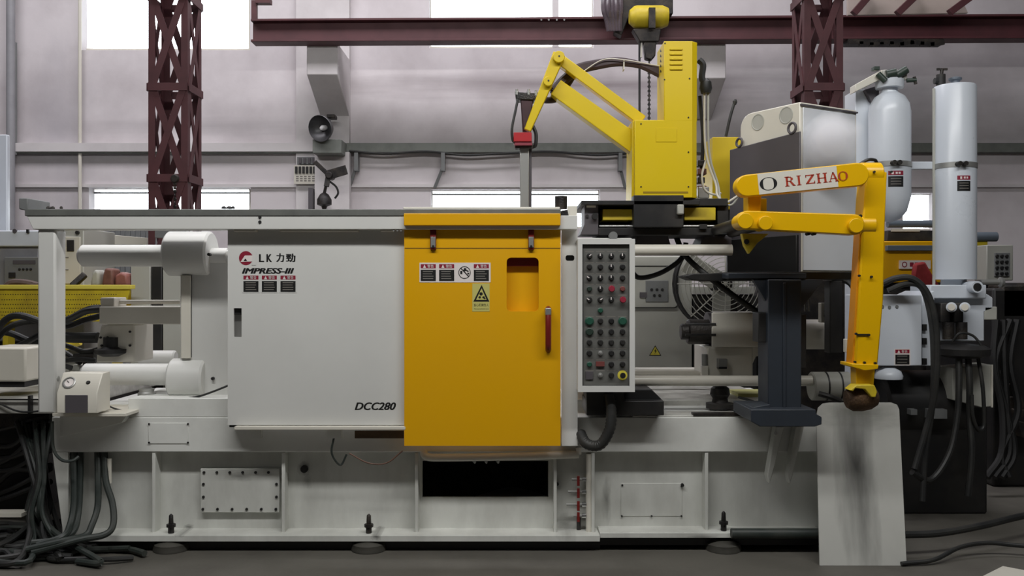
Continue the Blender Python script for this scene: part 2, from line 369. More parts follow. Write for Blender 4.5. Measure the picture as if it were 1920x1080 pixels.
# roof bracing at the top right
m = thing('roof_panel', 'pale roof sheets between dark maroon braces above the crane beam', 'roof panel', W(1690, 25, 9.2))
M().poly([(1590, 28), (1815, 24), (1790, -30), (1590, -30)], 9.4, 9.44).build('sheet', mat('dusty_cream_sheet', (190, 176, 168), .6, dirt=.2), m)
for a, b in (((1600, 26), (1640, -20)), ((1682, 26), (1730, -20)), ((1780, 24), (1840, -20))): M().bar(W(*a, 9.3), W(*b, 9.3), .07, .06).build('brace', MAROON, m, .004)
m = M(); m.box(1590, 73, 1770, 82, 10.0, 10.15)
for k in range(9): m.bar(W(1592+k*19, 80 + (k % 3)*2, 9.97), W(1618+k*19, 79 + (k*2 % 5), 9.97), .045, .03)
m.single('cable_trolley_track', 'dark dirty cable track hung below the right end of crane beam', 'track', BLACKM)

# hoist
h = thing('chain_hoist', 'yellow and dark electric chain hoist hanging from the crane beam', 'hoist', W(1215, 10, 9.7))
M().poly([(1165, -20), (1262, -20), (1262, 26), (1240, 30), (1180, 30), (1166, 66), (1152, 60)], 9.82, 9.98).build('trolley_frame', BLACKM, h, .01)
m = M(); p = W(1180, 32, 9.6); q = W(1252, 32, 9.6); r = 21*9.6/F; m.lathe(p, q-p, [(r*.6, 0), (r*.95, .05), (r, .08), (r, (q-p).length-.06), (r*.8, (q-p).length)], 24)
m.build('motor', YELB, h)
M().box(1217, 14, 1229, 52, 9.44, 9.5).build('strap', BLACKM, h)
M().poly([(1186, 54), (1240, 54), (1236, 78), (1200, 78)], 9.55, 9.68).build('gearbox', BLACKM, h, .01)
M().poly([(1207, 78), (1231, 78), (1229, 104), (1222, 112), (1210, 109)], 9.56, 9.66).build('chain_bag', BLACKM, h, .01)
M().cyl(W(1199, 76, 9.6), W(1199, 330, 9.6), .012, seg=8).build('pendant_cable', RUB, h)
M().cyl(W(1203, 74, 9.6), W(1202, 108, 9.6), .012, seg=8).build('white_sleeve', PIPEW, h)
cm = M()
for k in range(52):
    y = 112 + k*4.2; c = W(1217, y, 9.6); cm.lathe(c, (1, 0, 0) if k % 2 else (0, 1, 0), [(.013, -.006), (.018, 0), (.013, .006)], 8)
o = cm.build('load_chain', BLACKM, h); o['kind'] = 'stuff'
m = M()
for k in range(5): m.ptube([(1134+k*7, -20, 9.75), (1132+k*8, 15, 9.72 - .02*(k % 2)), (1138+k*6, 38, 9.74), (1142+k*5, 58, 9.76)], .03, 8)
m.single('plastic_sheet', 'crumpled grey plastic film hanging over the crane beam beside hoist', 'plastic sheet', mat('grey_plastic_film', (92, 82, 88), .25, dirt=.3, scale=12))

# wall fittings by the pilaster
l = thing('floodlight', 'round grey bowl floodlight tilted on top of the wall bracket', 'lamp', W(607, 262, 10.55))
c = W(605, 240, 10.5); ax = Vector((-.30, -.80, -.22)).normalized(); R = 25*10.5/F
M().lathe(c - ax*.1, ax, [(.04, -.06), (.07, 0), (R*.75, .05), (R*.96, .12), (R, .16), (R*.97, .165), (R*.9, .13), (R*.6, .07), (.02, .035)], 28).build('reflector', mat('dull_lamp_metal', (96, 96, 98), .35, .6, dirt=.2), l)
M().lathe(c - ax*.1, ax, [(.03, .03), (.035, .1), (.02, .135), (.001, .14)], 14).build('bulb', mat('frosted_bulb', (220, 220, 220), .15, dirt=0), l)
M().box(612, 214, 628, 221, 10.6, 10.75).build('hood', BLACKM, l, .01)
M().bar(W(618, 220, 10.65), W(612, 262, 10.7), .035, .03).build('bracket_arm', GREY, l)
M().box(586, 261, 640, 287, 10.55, 10.88).build('shelf', GREENB, l, .006)
f = thing('wall_fan', 'black wall fan with bent blades in front of the pilaster', 'fan', W(612, 388, 10.3))
M().disc(616, 328, 7, 10.22, 10.42, 16).build('hub', BLACKM, f, .01)
for a, L_ in (((590, 303), .05), ((650, 318), .11), ((612, 350), .06)):
    M().bar(W(616, 328, 10.26), W(*a, 10.24), L_, .02).build('blade', BLACKM, f, .004)
M().bar(W(616, 328, 10.32), W(606, 372, 10.36), .03, .03).build('stem', BLACKM, f)
c = W(608, 371, 10.34); M().lathe(c - Vector((0, 0, .08)), (0, 0, 1), [(.02, -.06), (.035, -.02), (.085, 0), (.085, .06), (.05, .12), (.02, .14)], 18).build('motor', BLACKM, f)
M().ptube([(618, 340, 10.35), (630, 350, 10.36), (634, 362, 10.36), (628, 372, 10.37)], .012).build('cord', RUB, f)
M().bar(W(608, 376, 10.34), W(608, 376, 10.82), .04, .04).build('wall_arm', BLACKM, f)
n = thing('notice_board', 'white notice board with rows of small dark sample cards', 'notice board', W(573, 348, 10.9))
M().box(551, 310, 594, 345, 10.86, 10.9).build('board', PIPEW, n)
M().box(557, 294, 594, 308, 10.86, 10.9).build('header', GREY, n)
for k in range(6): M().box(553+k*6.8, 312, 557.5+k*6.8, 325, 10.845, 10.86).build('card', BLACK, n)
for k in range(4): M().box(560+k*8.5, 296, 565+k*8.5, 306, 10.845, 10.86).build('card', DGREY, n)
m = M()
for j in range(3):
    for k in range(5): flat(m, rect(555+k*7.5, 330+j*4, 560+k*7.5, 332+j*4), 10.858, 0)
m.build('print', INKG, n)
M().box(578, 352, 585, 395, 10.7, 10.9).single('junction_box', 'narrow dark conduit box below the notice board', 'conduit box', DGREY)

# ================================================================== die casting machine
mc = thing('die_casting_machine', 'long white die casting machine with yellow sliding door', 'machine', (-.35, 5.8, 0))
YB = 5.1; YP = 5.19; YR = 6.6
# bed
m = M(); m.box(97, 782, 1540, 848, YB, YR); m.build('bed', BEDW, mc, .006)
M().poly([(240, 747), (430, 747), (430, 782), (240, 782)], YB+.002, 5.6).build('bed_step', BEDW, mc, .004)
M().box(1186, 750, 1450, 786, 5.6, 6.4).build('slide_way', TOPW, mc, .006)
M().box(1186, 779, 1420, 785, 5.105, 5.3).build('slide_way', TOPW, mc, .003)
# recessed base bays and ribs
bays = [(128, 288), (288, 530), (530, 780), (780, 1040), (1040, 1112), (1112, 1325), (1325, 1545)]
for i, (a, b) in enumerate(bays):
    m = M(); yb = 1012
    if i == 3: m.plate(rect(a, 848, b, yb), [rect(792, 864, 1028, 932)], YP, .015)
    else: m.plate(rect(a, 848, b, yb), [], YP, .015)
    m.build('base_panel', BASEW, mc)
for x in (288, 531, 781, 1041, 1112, 1325): M().box(x-3, 849, x+3, 1006, YB+.005, YP+.002).build('rib', BASEW, mc, .002)
M().poly([(98, 848), (127, 848), (129, 1004), (118, 1004)], YB, YP+.03).build('end_plate', BASEW, mc, .003)
M().box(150, 1004, 1125, 1016, 5.04, 5.3).build('base_flange', BASEW, mc, .003)
M().box(1125, 999, 1545, 1009, 5.045, 5.3).build('base_flange', BASEW, mc, .003)
M().box(185, 1016, 1125, 1030, 5.1, 5.3).build('skid', BLACK, mc)
M().box(1125, 1009, 1545, 1022, 5.1, 5.3).build('skid', BLACK, mc)
m = M(); m.wbox((W(128, 0, YP).x, 6.55, .05), (W(1545, 0, YP).x, 6.6, .6)); m.wbox((W(128, 0, YP).x, 5.12, .05), (W(128, 0, YP).x+.02, 6.55, .6)); m.wbox((W(1540, 0, YP).x, 5.12, .05), (W(1540, 0, YP).x+.02, 6.55, .6))
m.build('rear_panel', BASEW, mc)
m = M(); m.wbox((W(760, 0, 5.12).x, 5.13, .05), (W(1060, 0, 5.12).x, 6.5, .07)); m.wbox((W(760, 0, 5.12).x, 6.0, .05), (W(1060, 0, 5.12).x, 6.02, .56)); m.build('sump', BLACKM, mc)
m = M(); c = W(960, 925, 5.6); m.lathe(c - Vector((0, 0, .12)), (0, 0, 1), [(.35, 0), (.3, .06), (.14, .12), (.01, .16)], 24); m.build('sludge', DGREY, mc)
# bolted covers
def cover(x0, y0, x1, y1, Y, bolts, m_, br=2.2, th=.012):
    p = M().box(x0, y0, x1, y1, Y, Y+th).build('cover_plate', m_, mc, .002); first = None
    for (x, y) in bolts:
        if first is None: first = M().disc(x, y, br, Y-.006, Y, 8).build('bolt', BLACK, p, 0); ref = W(x, y, Y-.006)
        else: dupe(first, LOC[first.name] + (W(x, y, Y-.006) - ref), p)
bl = [(382+k*24.2, 886) for k in range(6)] + [(518, 886)][:0] + [(380+k*27.4, 955) for k in range(6)] + [(381, 908), (381, 932), (518, 908), (518, 932)]
cover(376, 879, 524, 961, YP-.03, bl, BASEW, 2.6, .03)
cover(278, 793, 353, 832, YB-.004, [(279, 795), (352, 795), (279, 830), (352, 830)], BEDW, 1.8, .004)
cover(1164, 906, 1279, 968, YP-.004, [(1166, 968), (1222, 968), (1278, 968), (1278, 912), (1167, 910)], BASEW, 1.8, .004)
for (x, y, r) in ((570, 880, 7), (118, 936, 6), (1045, 908, 3), (1280, 910, 3)): M().disc(x, y, r, YP-.02, YP, 12).build('plug', BLACK, mc)
# levelling feet
for i, (x, yt, Y) in enumerate(((322, 1014, 5.1), (692, 1020, 5.1), (1356, 1011, 5.1))):
    p = W(x, 1035, Y); p.z = .002; r = 33*Y/F; top = .058
    f = M().lathe(p, (0, 0, 1), [(r, 0), (r, .012), (r*.94, .032), (r*.95, .036), (r*.8, .045), (r*.5, .058)], 28).build('levelling_foot', mat('grimy_foot_iron_%d' % i, (74, 72, 66), .6, .1, dirt=.4, scale=9), mc)
    b0 = W(x, 1004, Y+.03); M().lathe(Vector((p.x, 5.09, W(x, 1004 if i < 2 else 999, 5.04).z)), (0, 0, 1), [(.017, 0), (.017, .035), (.026, .036), (.026, .052), (.014, .054), (.012, .1), (.004, .11)], 10).build('stud', BLACKM, f)
# top rail
M().box(46, 392, 1052, 405, 4.92, 5.06).build('rail', RAILG, mc, .004)
M().poly([(50, 405), (1083, 404), (1083, 430), (62, 430)], 4.925, 5.05).build('rail_web', WHITE, mc, .003)
m = M(); m.poly([(35, 371), (52, 371), (52, 396), (35, 392)], 4.92, 5.16); m.build('rail_stop', GREY, mc, .006)
M().box(756, 388, 1050, 393, 4.95, 5.3).build('rail_cap', PIPEW, mc, .003)
for y in (407, 416): M().disc(487, y, 3, 4.92, 4.93, 10).build('bolt', BLACK, mc)
for (a, b) in ((438, 478), (524, 670), (713, 737)): M().box(a, 429, b, 434, 4.94, 5.02).build('runner', PIPEW, mc, .002)
for x in (738, 745, 752): M().disc(x, 432, 2, 4.93, 4.96, 8).build('bolt', SILVER, mc)
for (x, s) in ((92, 5), (99, 4), (115, 3), (420, 5), (430, 6), (437, 4)): M().lathe(W(x, 391.5, 4.98), (0, 0, 1), [(s*.0028, 0), (s*.003, .006), (s*.0015, .014)], 7).build('grease_clot', BLACKM, mc)
# support post at left
M().box(70, 429, 104, 776, 4.94, 5.06).build('rail_post', WHITE, mc, .012)
M().box(98, 775, 236, 781, 4.93, 5.3).build('shelf_plate', PIPEW, mc, .002)
M().poly([(112, 781), (236, 781), (228, 793), (112, 820)], 5.04, 5.1).build('shelf_bracket', BEDW, mc, .002)
# toggle platen with tie bar covers
M().box(337, 468, 440, 748, 5.28, 6.5).build('end_platen', WHITE, mc, .012)
M().box(339, 516, 357, 672, 5.26, 5.28).build('platen_guide', PIPEW, mc, .003)
M().box(357, 516, 358.4, 670, 5.27, 5.28).build('gap_strip', BLACK, mc)
for (xa, xb, yc, rr, x0, yb_, rb, Y) in ((316, 398, 476, 42, 150, 479.5, 20.5, 5.32), (322, 388, 709, 37, 155, 702, 20.5, 5.32)):
    M().hcyl(xa, xb, yc, rr, Y, 36, 0, .012).build('tie_bar_nut', WHITE, mc)
    M().hcyl(x0, xa+4, yb_, rb, Y, 32, 0, .02).build('tie_bar_cover', WHITE, mc)
M().hcyl(396, 428, 482, 17, 5.32, 28).build('tie_bar', WHITE, mc)
M().hcyl(262, 330, 671, 14, 6.3, 24, 0, .01).build('tie_bar_cover', WHITE, mc)
M().disc(391, 477, 3, 5.19, 5.22, 8).build('bolt', BLACK, mc); M().disc(398, 710, 3, 5.26, 5.28, 8).build('bolt', BLACK, mc)
M().box(186, 575, 340, 608, 5.5, 5.8).build('ejector_beam', PIPEW, mc, .005)
M().hcyl(190, 338, 566, 4, 5.6, 16).build('guide_rod', PIPEW, mc); M().box(188, 558, 214, 576, 5.52, 5.7).build('rod_block', PIPEW, mc, .006)
M().poly([(190, 608), (252, 608), (252, 680), (180, 680), (182, 640)], 5.6, 5.9).build('ejector_bracket', PIPEW, mc, .01)
M().lathe(W(208, 668, 5.6), (0, 0, 1), [(.05, 0), (.095, .02), (.098, .045), (.06, .05), (.045, .06), (.045, .12)], 24).build('ejector_disc', BLACK, mc)
for (x, y) in ((188, 633), (201, 633), (190, 648), (243, 622), (243, 648)): M().disc(x, y, 2.2, 5.59, 5.6, 8).build('bolt', BLACK, mc)
M().lathe(W(275, 743, 5.3), (0, 0, 1), [(.05, 0), (.05, .02), (.042, .03), (.045, .045), (.03, .05)], 18).build('oil_fitting', SILVER, mc)
# white guard panel
hole = rrect(438, 578, 453, 632, 1)
g = M().plate(rect(427, 430, 758, 797), [hole], 5.0, .012).build('guard_panel', WHITE, mc, .0)
m = M(); m.box(427, 430, 433, 797, 5.012, 5.06); m.box(427, 792, 758, 797, 5.012, 5.06); m.build('panel_return', WHITE, g)
m = M(); m.box(434, 572, 457, 638, 5.05, 5.055); m.build('recess_back', SILVER, g)
M().box(438, 578, 453, 590, 5.02, 5.05).build('recess_lip', BLACK, g)
M().box(439, 800, 760, 806, 4.96, 5.04).build('sill_strip', PIPEW, mc, .002)
M().box(430, 797, 760, 801, 5.02, 5.05).build('shadow_gap', BLACK, mc)
for (a, b) in ((470, 490), (612, 640)): M().box(a, 806, b, 822, 5.0, 5.03).build('sill_bracket', BEDW, mc)
M().ptube([(626, 820, 5.01), (622, 850, 5.02), (638, 872, 5.05), (650, 852, 5.05)], .006).build('drain_line', RUBG, mc)
M().ptube([(655, 850, 5.02), (690, 868, 5.0), (725, 868, 5.0), (755, 845, 5.01)], .004).build('drain_line', mat('brown_hose', (92, 62, 46), .5, dirt=.2), mc)
M().ptube([(345, 746, 5.2), (370, 744, 5.15), (400, 734, 5.14), (430, 722, 5.15)], .006).build('cable', RUB, mc)
M().ptube([(196, 757, 5.1), (215, 766, 5.08), (240, 772, 5.09)], .005).build('cable', RUB, mc)
M().box(665, 808, 757, 822, 5.02, 5.03).build('chain_strip', mat('brown_grease', (96, 74, 50), .6, dirt=.4, scale=14), mc)
# printing on the guard panel
YT = 4.9992
m = M(); n = 28
arc = [(461 + 13*math.cos(math.radians(a)), 484 + 13.2*math.sin(math.radians(a))) for a in range(0, 360, 12)]
flat(m, arc, YT, 0)
flat(m, [(451, 491), (459, 479), (477, 479), (477, 490)], YT-.0006, 1); flat(m, [(460, 484.5), (463.5, 489.5), (456.5, 489.5)], YT-.0012, 2)
flat(m, [(474, 471), (480, 471), (480, 497), (472, 497)], YT-.0009, 3)
m.build('logo_emblem', [INKR, INKW, INKB, WHITE], g)
m = M()
for i, q in enumerate((0, .5, 1, 1.4)):
    for ch_, xa_, xb_, yt_ in (('L', 485.5, 494, 476.5), ('K', 499.5, 508.5, 476.5), ('力', 518, 531.5, 475), ('勁', 536, 552.5, 475.5)): m.text(ch_, xa_+q, yt_, xb_+q, 491, YT-.0002*i)
m.build('lettering', INKB, g)
m = M(); [m.text('IMPRESS-III', 453.5+q, 502.5+r, 549.7+q, 512.6+r, YT-.0002*i, shear=.28) for i, (q, r) in enumerate(((0, 0), (.5, .4), (1, 0), (1.5, .4), (1.9, .2)))]; m.build('lettering', INKB, g)
m = M(); [m.text('DCC280', 665+q, 754.5+r, 741+q, 768.4+r, YT-.0002*i, shear=.3) for i, (q, r) in enumerate(((0, 0), (.5, .4), (1.0, 0), (1.5, .3)))]; m.build('lettering', INKB, g)
for x in (455, 489.5, 524.5): warn(M(), x-.5, 515, x+31.5, 549, YT-.001, 4, True).build('warning_label', [WHITE, INKR, INKB, INKG], g)
# yellow sliding door
hole = rrect(950, 483, 1010, 584, 8)
d = M().plate(rect(758, 422, 1051, 836), [hole], 4.962, .03).build('sliding_door', YEL, mc, .002)
M().poly([(757, 400), (1051, 400), (1051, 423), (757, 423)], 4.9, 5.0).build('door_hood', YEL, d, .004)
M().box(759, 464.6, 1051, 466, 4.9605, 4.965).build('seam', mat('yellow_seam_shadow_paint', (120, 88, 6), .6, dirt=0), d)
m = M(); m.plate(rrect(942, 475, 1018, 592, 12), [rrect(948, 481, 1012, 586, 9)], 4.992, .03); m.build('window_frame', YEL, d)
M().box(940, 473, 1020, 594, 5.03, 5.034).build('window_backing', YEL, d)
M().box(946, 484, 1014, 499, 5.0, 5.03).build('window_bar', DRED, d)
for x in (812, 996):
    M().box(x-5.5, 426, x+5.5, 468, 4.945, 4.962).build('latch', DRED, d, .002)
    M().box(x-4.5, 444, x+4.5, 464, 4.94, 4.946).build('latch_plate', SILVER, d, .001); M().disc(x, 462, 2.5, 4.935, 4.942, 10).build('latch_bolt', BLACK, d)
hm = M(); hm.tube([W(1028, 579, 4.96), W(1028, 583, 4.925), W(1028, 610, 4.905), W(1028, 640, 4.915), W(1028, 652, 4.93), W(1028, 656, 4.96)], .0165, 10, 5); hm.build('handle', DRED, d)
M().box(1022.5, 577.5, 1033.5, 591, 4.90, 4.962).build('handle_mount', SILVER, d, .004)
m = M(); m.box(786.5, 492.5, 920, 529.5, 4.9605, 4.962, 0)
for x in (787, 821.5, 886.5): warn(m, x, 493.5, x+32, 528.5, 4.960, 4, False)
ring = [(871 + 11.5*math.cos(a*math.pi/15), 511 + 11.8*math.sin(a*math.pi/15)) for a in range(30)]; ring2 = [(871 + 10.2*math.cos(a*math.pi/15), 511 + 10.4*math.sin(a*math.pi/15)) for a in range(30)]
vs = [W(x, y, 4.9596) for x, y in ring + ring2]; m.add(vs, [(k, (k+1) % 30, 30+(k+1) % 30, 30+k) for k in range(30)], 2)
flat(m, [(863, 503), (864.5, 502), (880, 518), (878.5, 519.5)], 4.9594, 2); flat(m, rect(863, 508, 867, 514), 4.9594, 2)
flat(m, [(868, 507), (871, 502), (875, 504), (873, 508), (870, 509)], 4.9592, 2); flat(m, [(872, 505), (879, 508), (878, 510), (872, 507)], 4.9593, 2); flat(m, [(877, 511), (880, 512), (879, 515), (876, 513)], 4.9593, 2)
m.build('warning_label_strip', LBL, d)
m = M(); m.box(885.5, 531.5, 918, 584, 4.9606, 4.962, 0)
flat(m, [(903, 534), (917.5, 565.5), (887.5, 565.5)], 4.960, 2); flat(m, [(903, 540.5), (912.3, 562), (892.7, 562)], 4.9596, 0)
for cx, cy, r in ((902, 551, 3.8), (899.5, 557.5, 2.8), (907, 557.5, 2.6)):
    flat(m, [(cx + (r if k % 2 else r*.72)*math.cos(k*math.pi/7), cy + (r if k % 2 else r*.72)*math.sin(k*math.pi/7)) for k in range(14)], 4.9592, 2)
flat(m, [(905, 556), (911, 559.5), (909.5, 561.5), (904, 558)], 4.959, 2)
m.text('当心机械伤人', 888.5, 569, 916, 574.5, 4.960, 2); m.text('Warning mechanical injury', 888.5, 578, 916.5, 580.5, 4.960, 2)
m.build('hazard_sign', [INKYG, INKR, INKB], d)
# white post right of the door
M().plate(rect(1053, 424, 1083, 836), [rrect(1060.5, 478.5, 1077, 489, 4)], 5.0, .02).build('door_post', WHITE, mc)
m = M(); m.box(1058, 475, 1080, 492, 5.03, 5.035); m.build('slot_back', BLACK, mc)
M().box(1053, 424, 1083, 836, 5.06, 5.1).build('post_core', WHITE, mc)
M().poly([(1052, 395), (1064, 393), (1068, 412), (1052, 418)], 4.97, 5.04).build('roller_bracket', BLACKM, mc, .003)
M().box(1064, 386, 1082, 425, 5.05, 5.1).build('post_cap', PIPEW, mc, .003)
# fixed platen, tie bars on the right
M().box(1060, 446, 1186, 750, 5.3, 6.45).build('fixed_platen', WHITE, mc, .01)
M().hcyl(1183, 1372, 469, 10.5, 5.3, 28).build('tie_bar', PIPEW, mc)
M().hcyl(1183, 1600, 714, 9.8, 5.3, 28).build('tie_bar', PIPEW, mc)
M().hcyl(1183, 1326, 697, 8.4, 6.2, 24).build('tie_bar', PIPEW, mc)
M().hcyl(1520, 1592, 724, 27, 5.32, 32, 0, .008).build('tie_bar_nut', LGREY, mc)
for x in (1545, 1570): M().hcyl(x, x+3, 724, 27.6, 5.32, 32).build('nut_band', BLACK, mc)
M().ptube([(1535, 738, 5.18), (1556, 744, 5.16), (1576, 752, 5.17)], .016).build('drain_hook', BLACK, mc)
# shot unit
M().poly([(1326, 650), (1412, 650), (1412, 706), (1326, 706)], 5.55, 5.95).build('shot_body', PIPEW, mc, .01)
M().poly([(1408, 650), (1445, 650), (1445, 668), (1418, 668), (1408, 690)], 5.56, 5.9).build('shot_gusset', PIPEW, mc, .006)
M().hcyl(1334, 1436, 618, 34, 5.72, 40, 0, .008).build('shot_cylinder', PIPEW, mc)
M().hcyl(1436, 1560, 627, 28, 5.75, 36).build('shot_cylinder', PIPEW, mc)
M().box(1335, 586, 1432, 651, 5.5, 5.52).build('shot_shroud', PIPEW, mc, .006)
M().hcyl(1276, 1291, 622, 15, 5.62, 14, 0, .006).build('coupling', BLACKM, mc); M().hcyl(1288, 1334, 622, 24, 5.66, 12, 0, .01).build('coupling', BLACKM, mc)
for y in (608, 628): M().hcyl(1285, 1342, y, 2.4, 5.5, 8).build('coupling_bolt', FURN, mc)
M().hcyl(1325, 1336, 618, 33, 5.7, 32).build('end_ring', DGREY, mc)
M().box(1347, 673, 1364, 690, 5.5, 5.55).build('switch_bracket', SILVER, mc, .003); M().box(1348, 688, 1363, 692, 5.49, 5.55).build('switch_foot', BLACK, mc)
M().cyl(W(1321, 702, 5.55), W(1321, 664, 5.55), .018, seg=12).build('sensor', SILVER, mc); M().box(1316, 686, 1328, 704, 5.53, 5.57).build('sensor_base', PIPEW, mc)
M().box(1540, 568, 1556, 605, 5.6, 5.66).build('switch_cover', PIPEW, mc, .004)
for y in (583, 592): M().disc(1548, y, 2.6, 5.59, 5.6, 8).build('knob', BLACK, mc)
M().lathe(W(1350, 765, 5.4), (0, 0, 1), [(.085, 0), (.085, .03), (.05, .035), (.045, .06), (.06, .085), (.055, .12), (.03, .14)], 22).build('bed_valve', FURN, mc)
M().box(1384, 738, 1442, 749, 5.75, 6.0).build('marker_strip', mat('pale_yellow_strip', (200, 198, 130), .5, dirt=.2), mc)
M().ptube([(1385, 745, 5.55), (1410, 752, 5.45), (1442, 764, 5.3)], .008).build('bed_hose', RUB, mc)
M().box(1300, 775, 1440, 780, 5.1, 5.16).build('slide_edge', BLACKM, mc)
M().box(1100, 752, 1245, 779, 4.98, 5.3).build('drip_tray', BLACK, mc, .004)
M().poly([(1100, 730), (1222, 730), (1245, 753), (1245, 757), (1100, 757)], 5.06, 5.3).build('tray_hood', BLACK, mc, .004)
# pipe under the door and coolant manifold
M().ptube([(794, 846, 5.08), (800, 856, 5.07), (830, 858, 5.07), (960, 856, 5.07), (1085, 852, 5.07)], .022, 14).build('spray_pipe', PIPEW, mc)
for k in range(3): M().lathe(W(889+k*22, 862, 5.07), (.2, 0, -1), [(.01, 0), (.012, .008), (.004, .022)], 8).build('nozzle', SILVER, mc)
M().cyl(W(1105, 1004, 5.13), W(1105, 850, 5.13), .02, seg=14).build('manifold_pipe', PIPEW, mc)
M().cyl(W(1105, 1012, 5.13), W(1105, 999, 5.13), .026, seg=14).build('manifold_elbow', BLACKM, mc)
for y, x0 in ((899, 1072), (922, 1065), (946, 1062), (967, 1075)):
    v = M().hcyl(x0, 1100, y, 2.4, 5.13, 10).build('valve_stub', SILVER, mc)
    M().box(1082, y-6, 1087, y+12, 5.1, 5.11).build('valve_handle', DRED, v, .001); M().hcyl(1091, 1099, y, 4.5, 5.13, 10).build('valve_nut', CHROME, v)
M().cyl(W(1085, 1000, 5.16), W(1085, 968, 5.16), .012, seg=8).build('drain_pipe', FURN, mc)
M().box(1080, 840, 1090, 852, 5.06, 5.1).build('pipe_clip', PIPEW, mc)
# hoses of the bed, left end
LH = dict(label='grey green hydraulic hose looping from the bed down to floor', cat='hose', grp='hoses at the left end of the bed')
bh = ['leftmost of the four grey green hoses under the left end of bed', 'second from left of the grey green hoses under the bed end', 'third from left of the grey green hoses under the bed end', 'grey green hose bulging right below the white sight tube']
for lab, pts in zip(bh, ([(137, 846, 5.14), (139, 900, 5.1), (138, 950, 5.06), (131, 985, 5.0), (118, 1006, 4.9), (70, 1022, 4.86)],
            [(150, 846, 5.16), (150, 900, 5.13), (147, 960, 5.08), (138, 995, 5.0), (110, 1012, 4.93), (60, 1018, 4.9)],
            [(183, 846, 5.15), (184, 900, 5.1), (183, 950, 5.06), (172, 985, 5.0), (160, 1004, 4.96), (120, 1014, 4.88), (50, 1030, 4.83)],
            [(196, 846, 5.15), (198, 900, 5.1), (211, 945, 5.06), (212, 985, 5.0), (195, 1003, 4.96), (150, 1012, 4.9), (60, 1036, 4.83)])):
    M().ptube(pts, .0185, 10).single('hydraulic_hose', lab, 'hose', RUBG, group=LH['grp'])
M().ptube([(98, 790, 4.99), (100, 840, 4.99), (115, 862, 4.99), (135, 864, 5.0), (148, 856, 5.02)], .009).single('hydraulic_hose', 'thin grey hose hooked around the left end of the bed', 'hose', RUBG)
s = M(); s.cyl(W(205, 906, 5.13), W(205, 860, 5.13), .013, seg=10); s.single('sight_glass', 'white oil sight tube with black tip beside bed hoses', 'gauge', PIPEW)
M().ptube([(1142, 738, 4.93), (1146, 770, 4.92), (1143, 805, 4.91), (1125, 834, 4.92), (1100, 832, 4.95), (1088, 812, 5.02)], .028, 14, 10, 0, 1).single('corrugated_conduit', 'thick black corrugated conduit looping below the control panel', 'conduit', RUB)
M().cyl(W(1371, 1000, 5.016), W(1545, 1000, 5.016), .028, seg=16).single('rubber_sleeve', 'black rubber pipe lying on the base flange', 'pipe', RUBG)
# gauge box
gb = thing('gauge_box', 'small white box with round pressure gauge on shelf', 'gauge box', W(150, 775, 4.95))
fr = [W(108, 775, 4.86), W(182, 775, 4.86), W(182, 737, 4.86), W(108, 737, 4.86)]
a = W(106, 737, 4.86); b = W(182, 737, 4.86); top = W(0, 698, 4.96).z
prof = [(4.86, W(0, 775, 4.86).z), (4.86, a.z), (4.93, top), (5.02, top), (5.02, W(0, 775, 4.86).z)]
m = M(); m.prism([Vector((a.x, y, z)) for y, z in prof], Vector((b.x-a.x, 0, 0))); m.build('housing', PIPEW, gb, .004)
M().box(122, 741, 164, 774, 4.855, 4.86).build('cover', DGREY, gb, .001)
nrm = Vector((0, -(top-a.z), .07)).normalized()
gp = W(131, 719, 4.9); M().lathe(gp, nrm, [(.034, -.02), (.036, .012), (.03, .014), (.029, .008), (.001, .008)], 28).build('gauge', SILVER, gb)
M().lathe(gp + nrm*.0085, nrm, [(.024, 0), (.024, .001)], 24).build('dial', INKW, gb); M().bar(gp + nrm*.0105, gp + nrm*.0105 + Vector((-.012, 0, .012)), .003, .001, 0, nrm).build('needle', INKB, gb)
M().lathe(W(166, 718, 4.9), nrm, [(.012, -.02), (.013, .004), (.008, .012)], 14).build('knob', BLACK, gb)
M().hcyl(100, 110, 710, 5, 4.97, 12).build('pipe_stub', SILVER, gb)

# ================================================================== control panel
cp = thing('control_panel', 'white framed upright control panel with rows of push buttons', 'control panel', W(1136, 735, 4.95))
M().plate(rect(1083.5, 448, 1190.5, 735), [rect(1092, 458, 1180.5, 724)], 4.85, .03).build('frame', WHITE, cp, .002)
M().box(1083.5, 448, 1190.5, 735, 4.88, 5.05).build('housing', WHITE, cp, .003)
M().box(1092.5, 458.5, 1180, 723.5, 4.868, 4.88).build('face_plate', PANELG, cp)
M().plate(rect(1092.2, 458.2, 1180.3, 723.8), [rect(1093.6, 459.6, 1179, 722.4)], 4.866, .004).build('gasket', BLACK, cp)
m = M()
rows = [480, 500.5, 521, 541.5, 562, 582, 602, 622, 642, 662, 683, 703.5]; cols = [1105, 1125.5, 1146, 1167]
lay = ['SSSS', 'BBSB', 'SSSB', 'dSRr', 'SSSR', '.g..', 'GBBG', 'DBBB', 'BBBB', 'BKBB', 'gmBB', 'QKBE']
ang = {(0,0): -50, (2,0): 60, (4,0): 60, (4,1): -60}
YF = 4.868
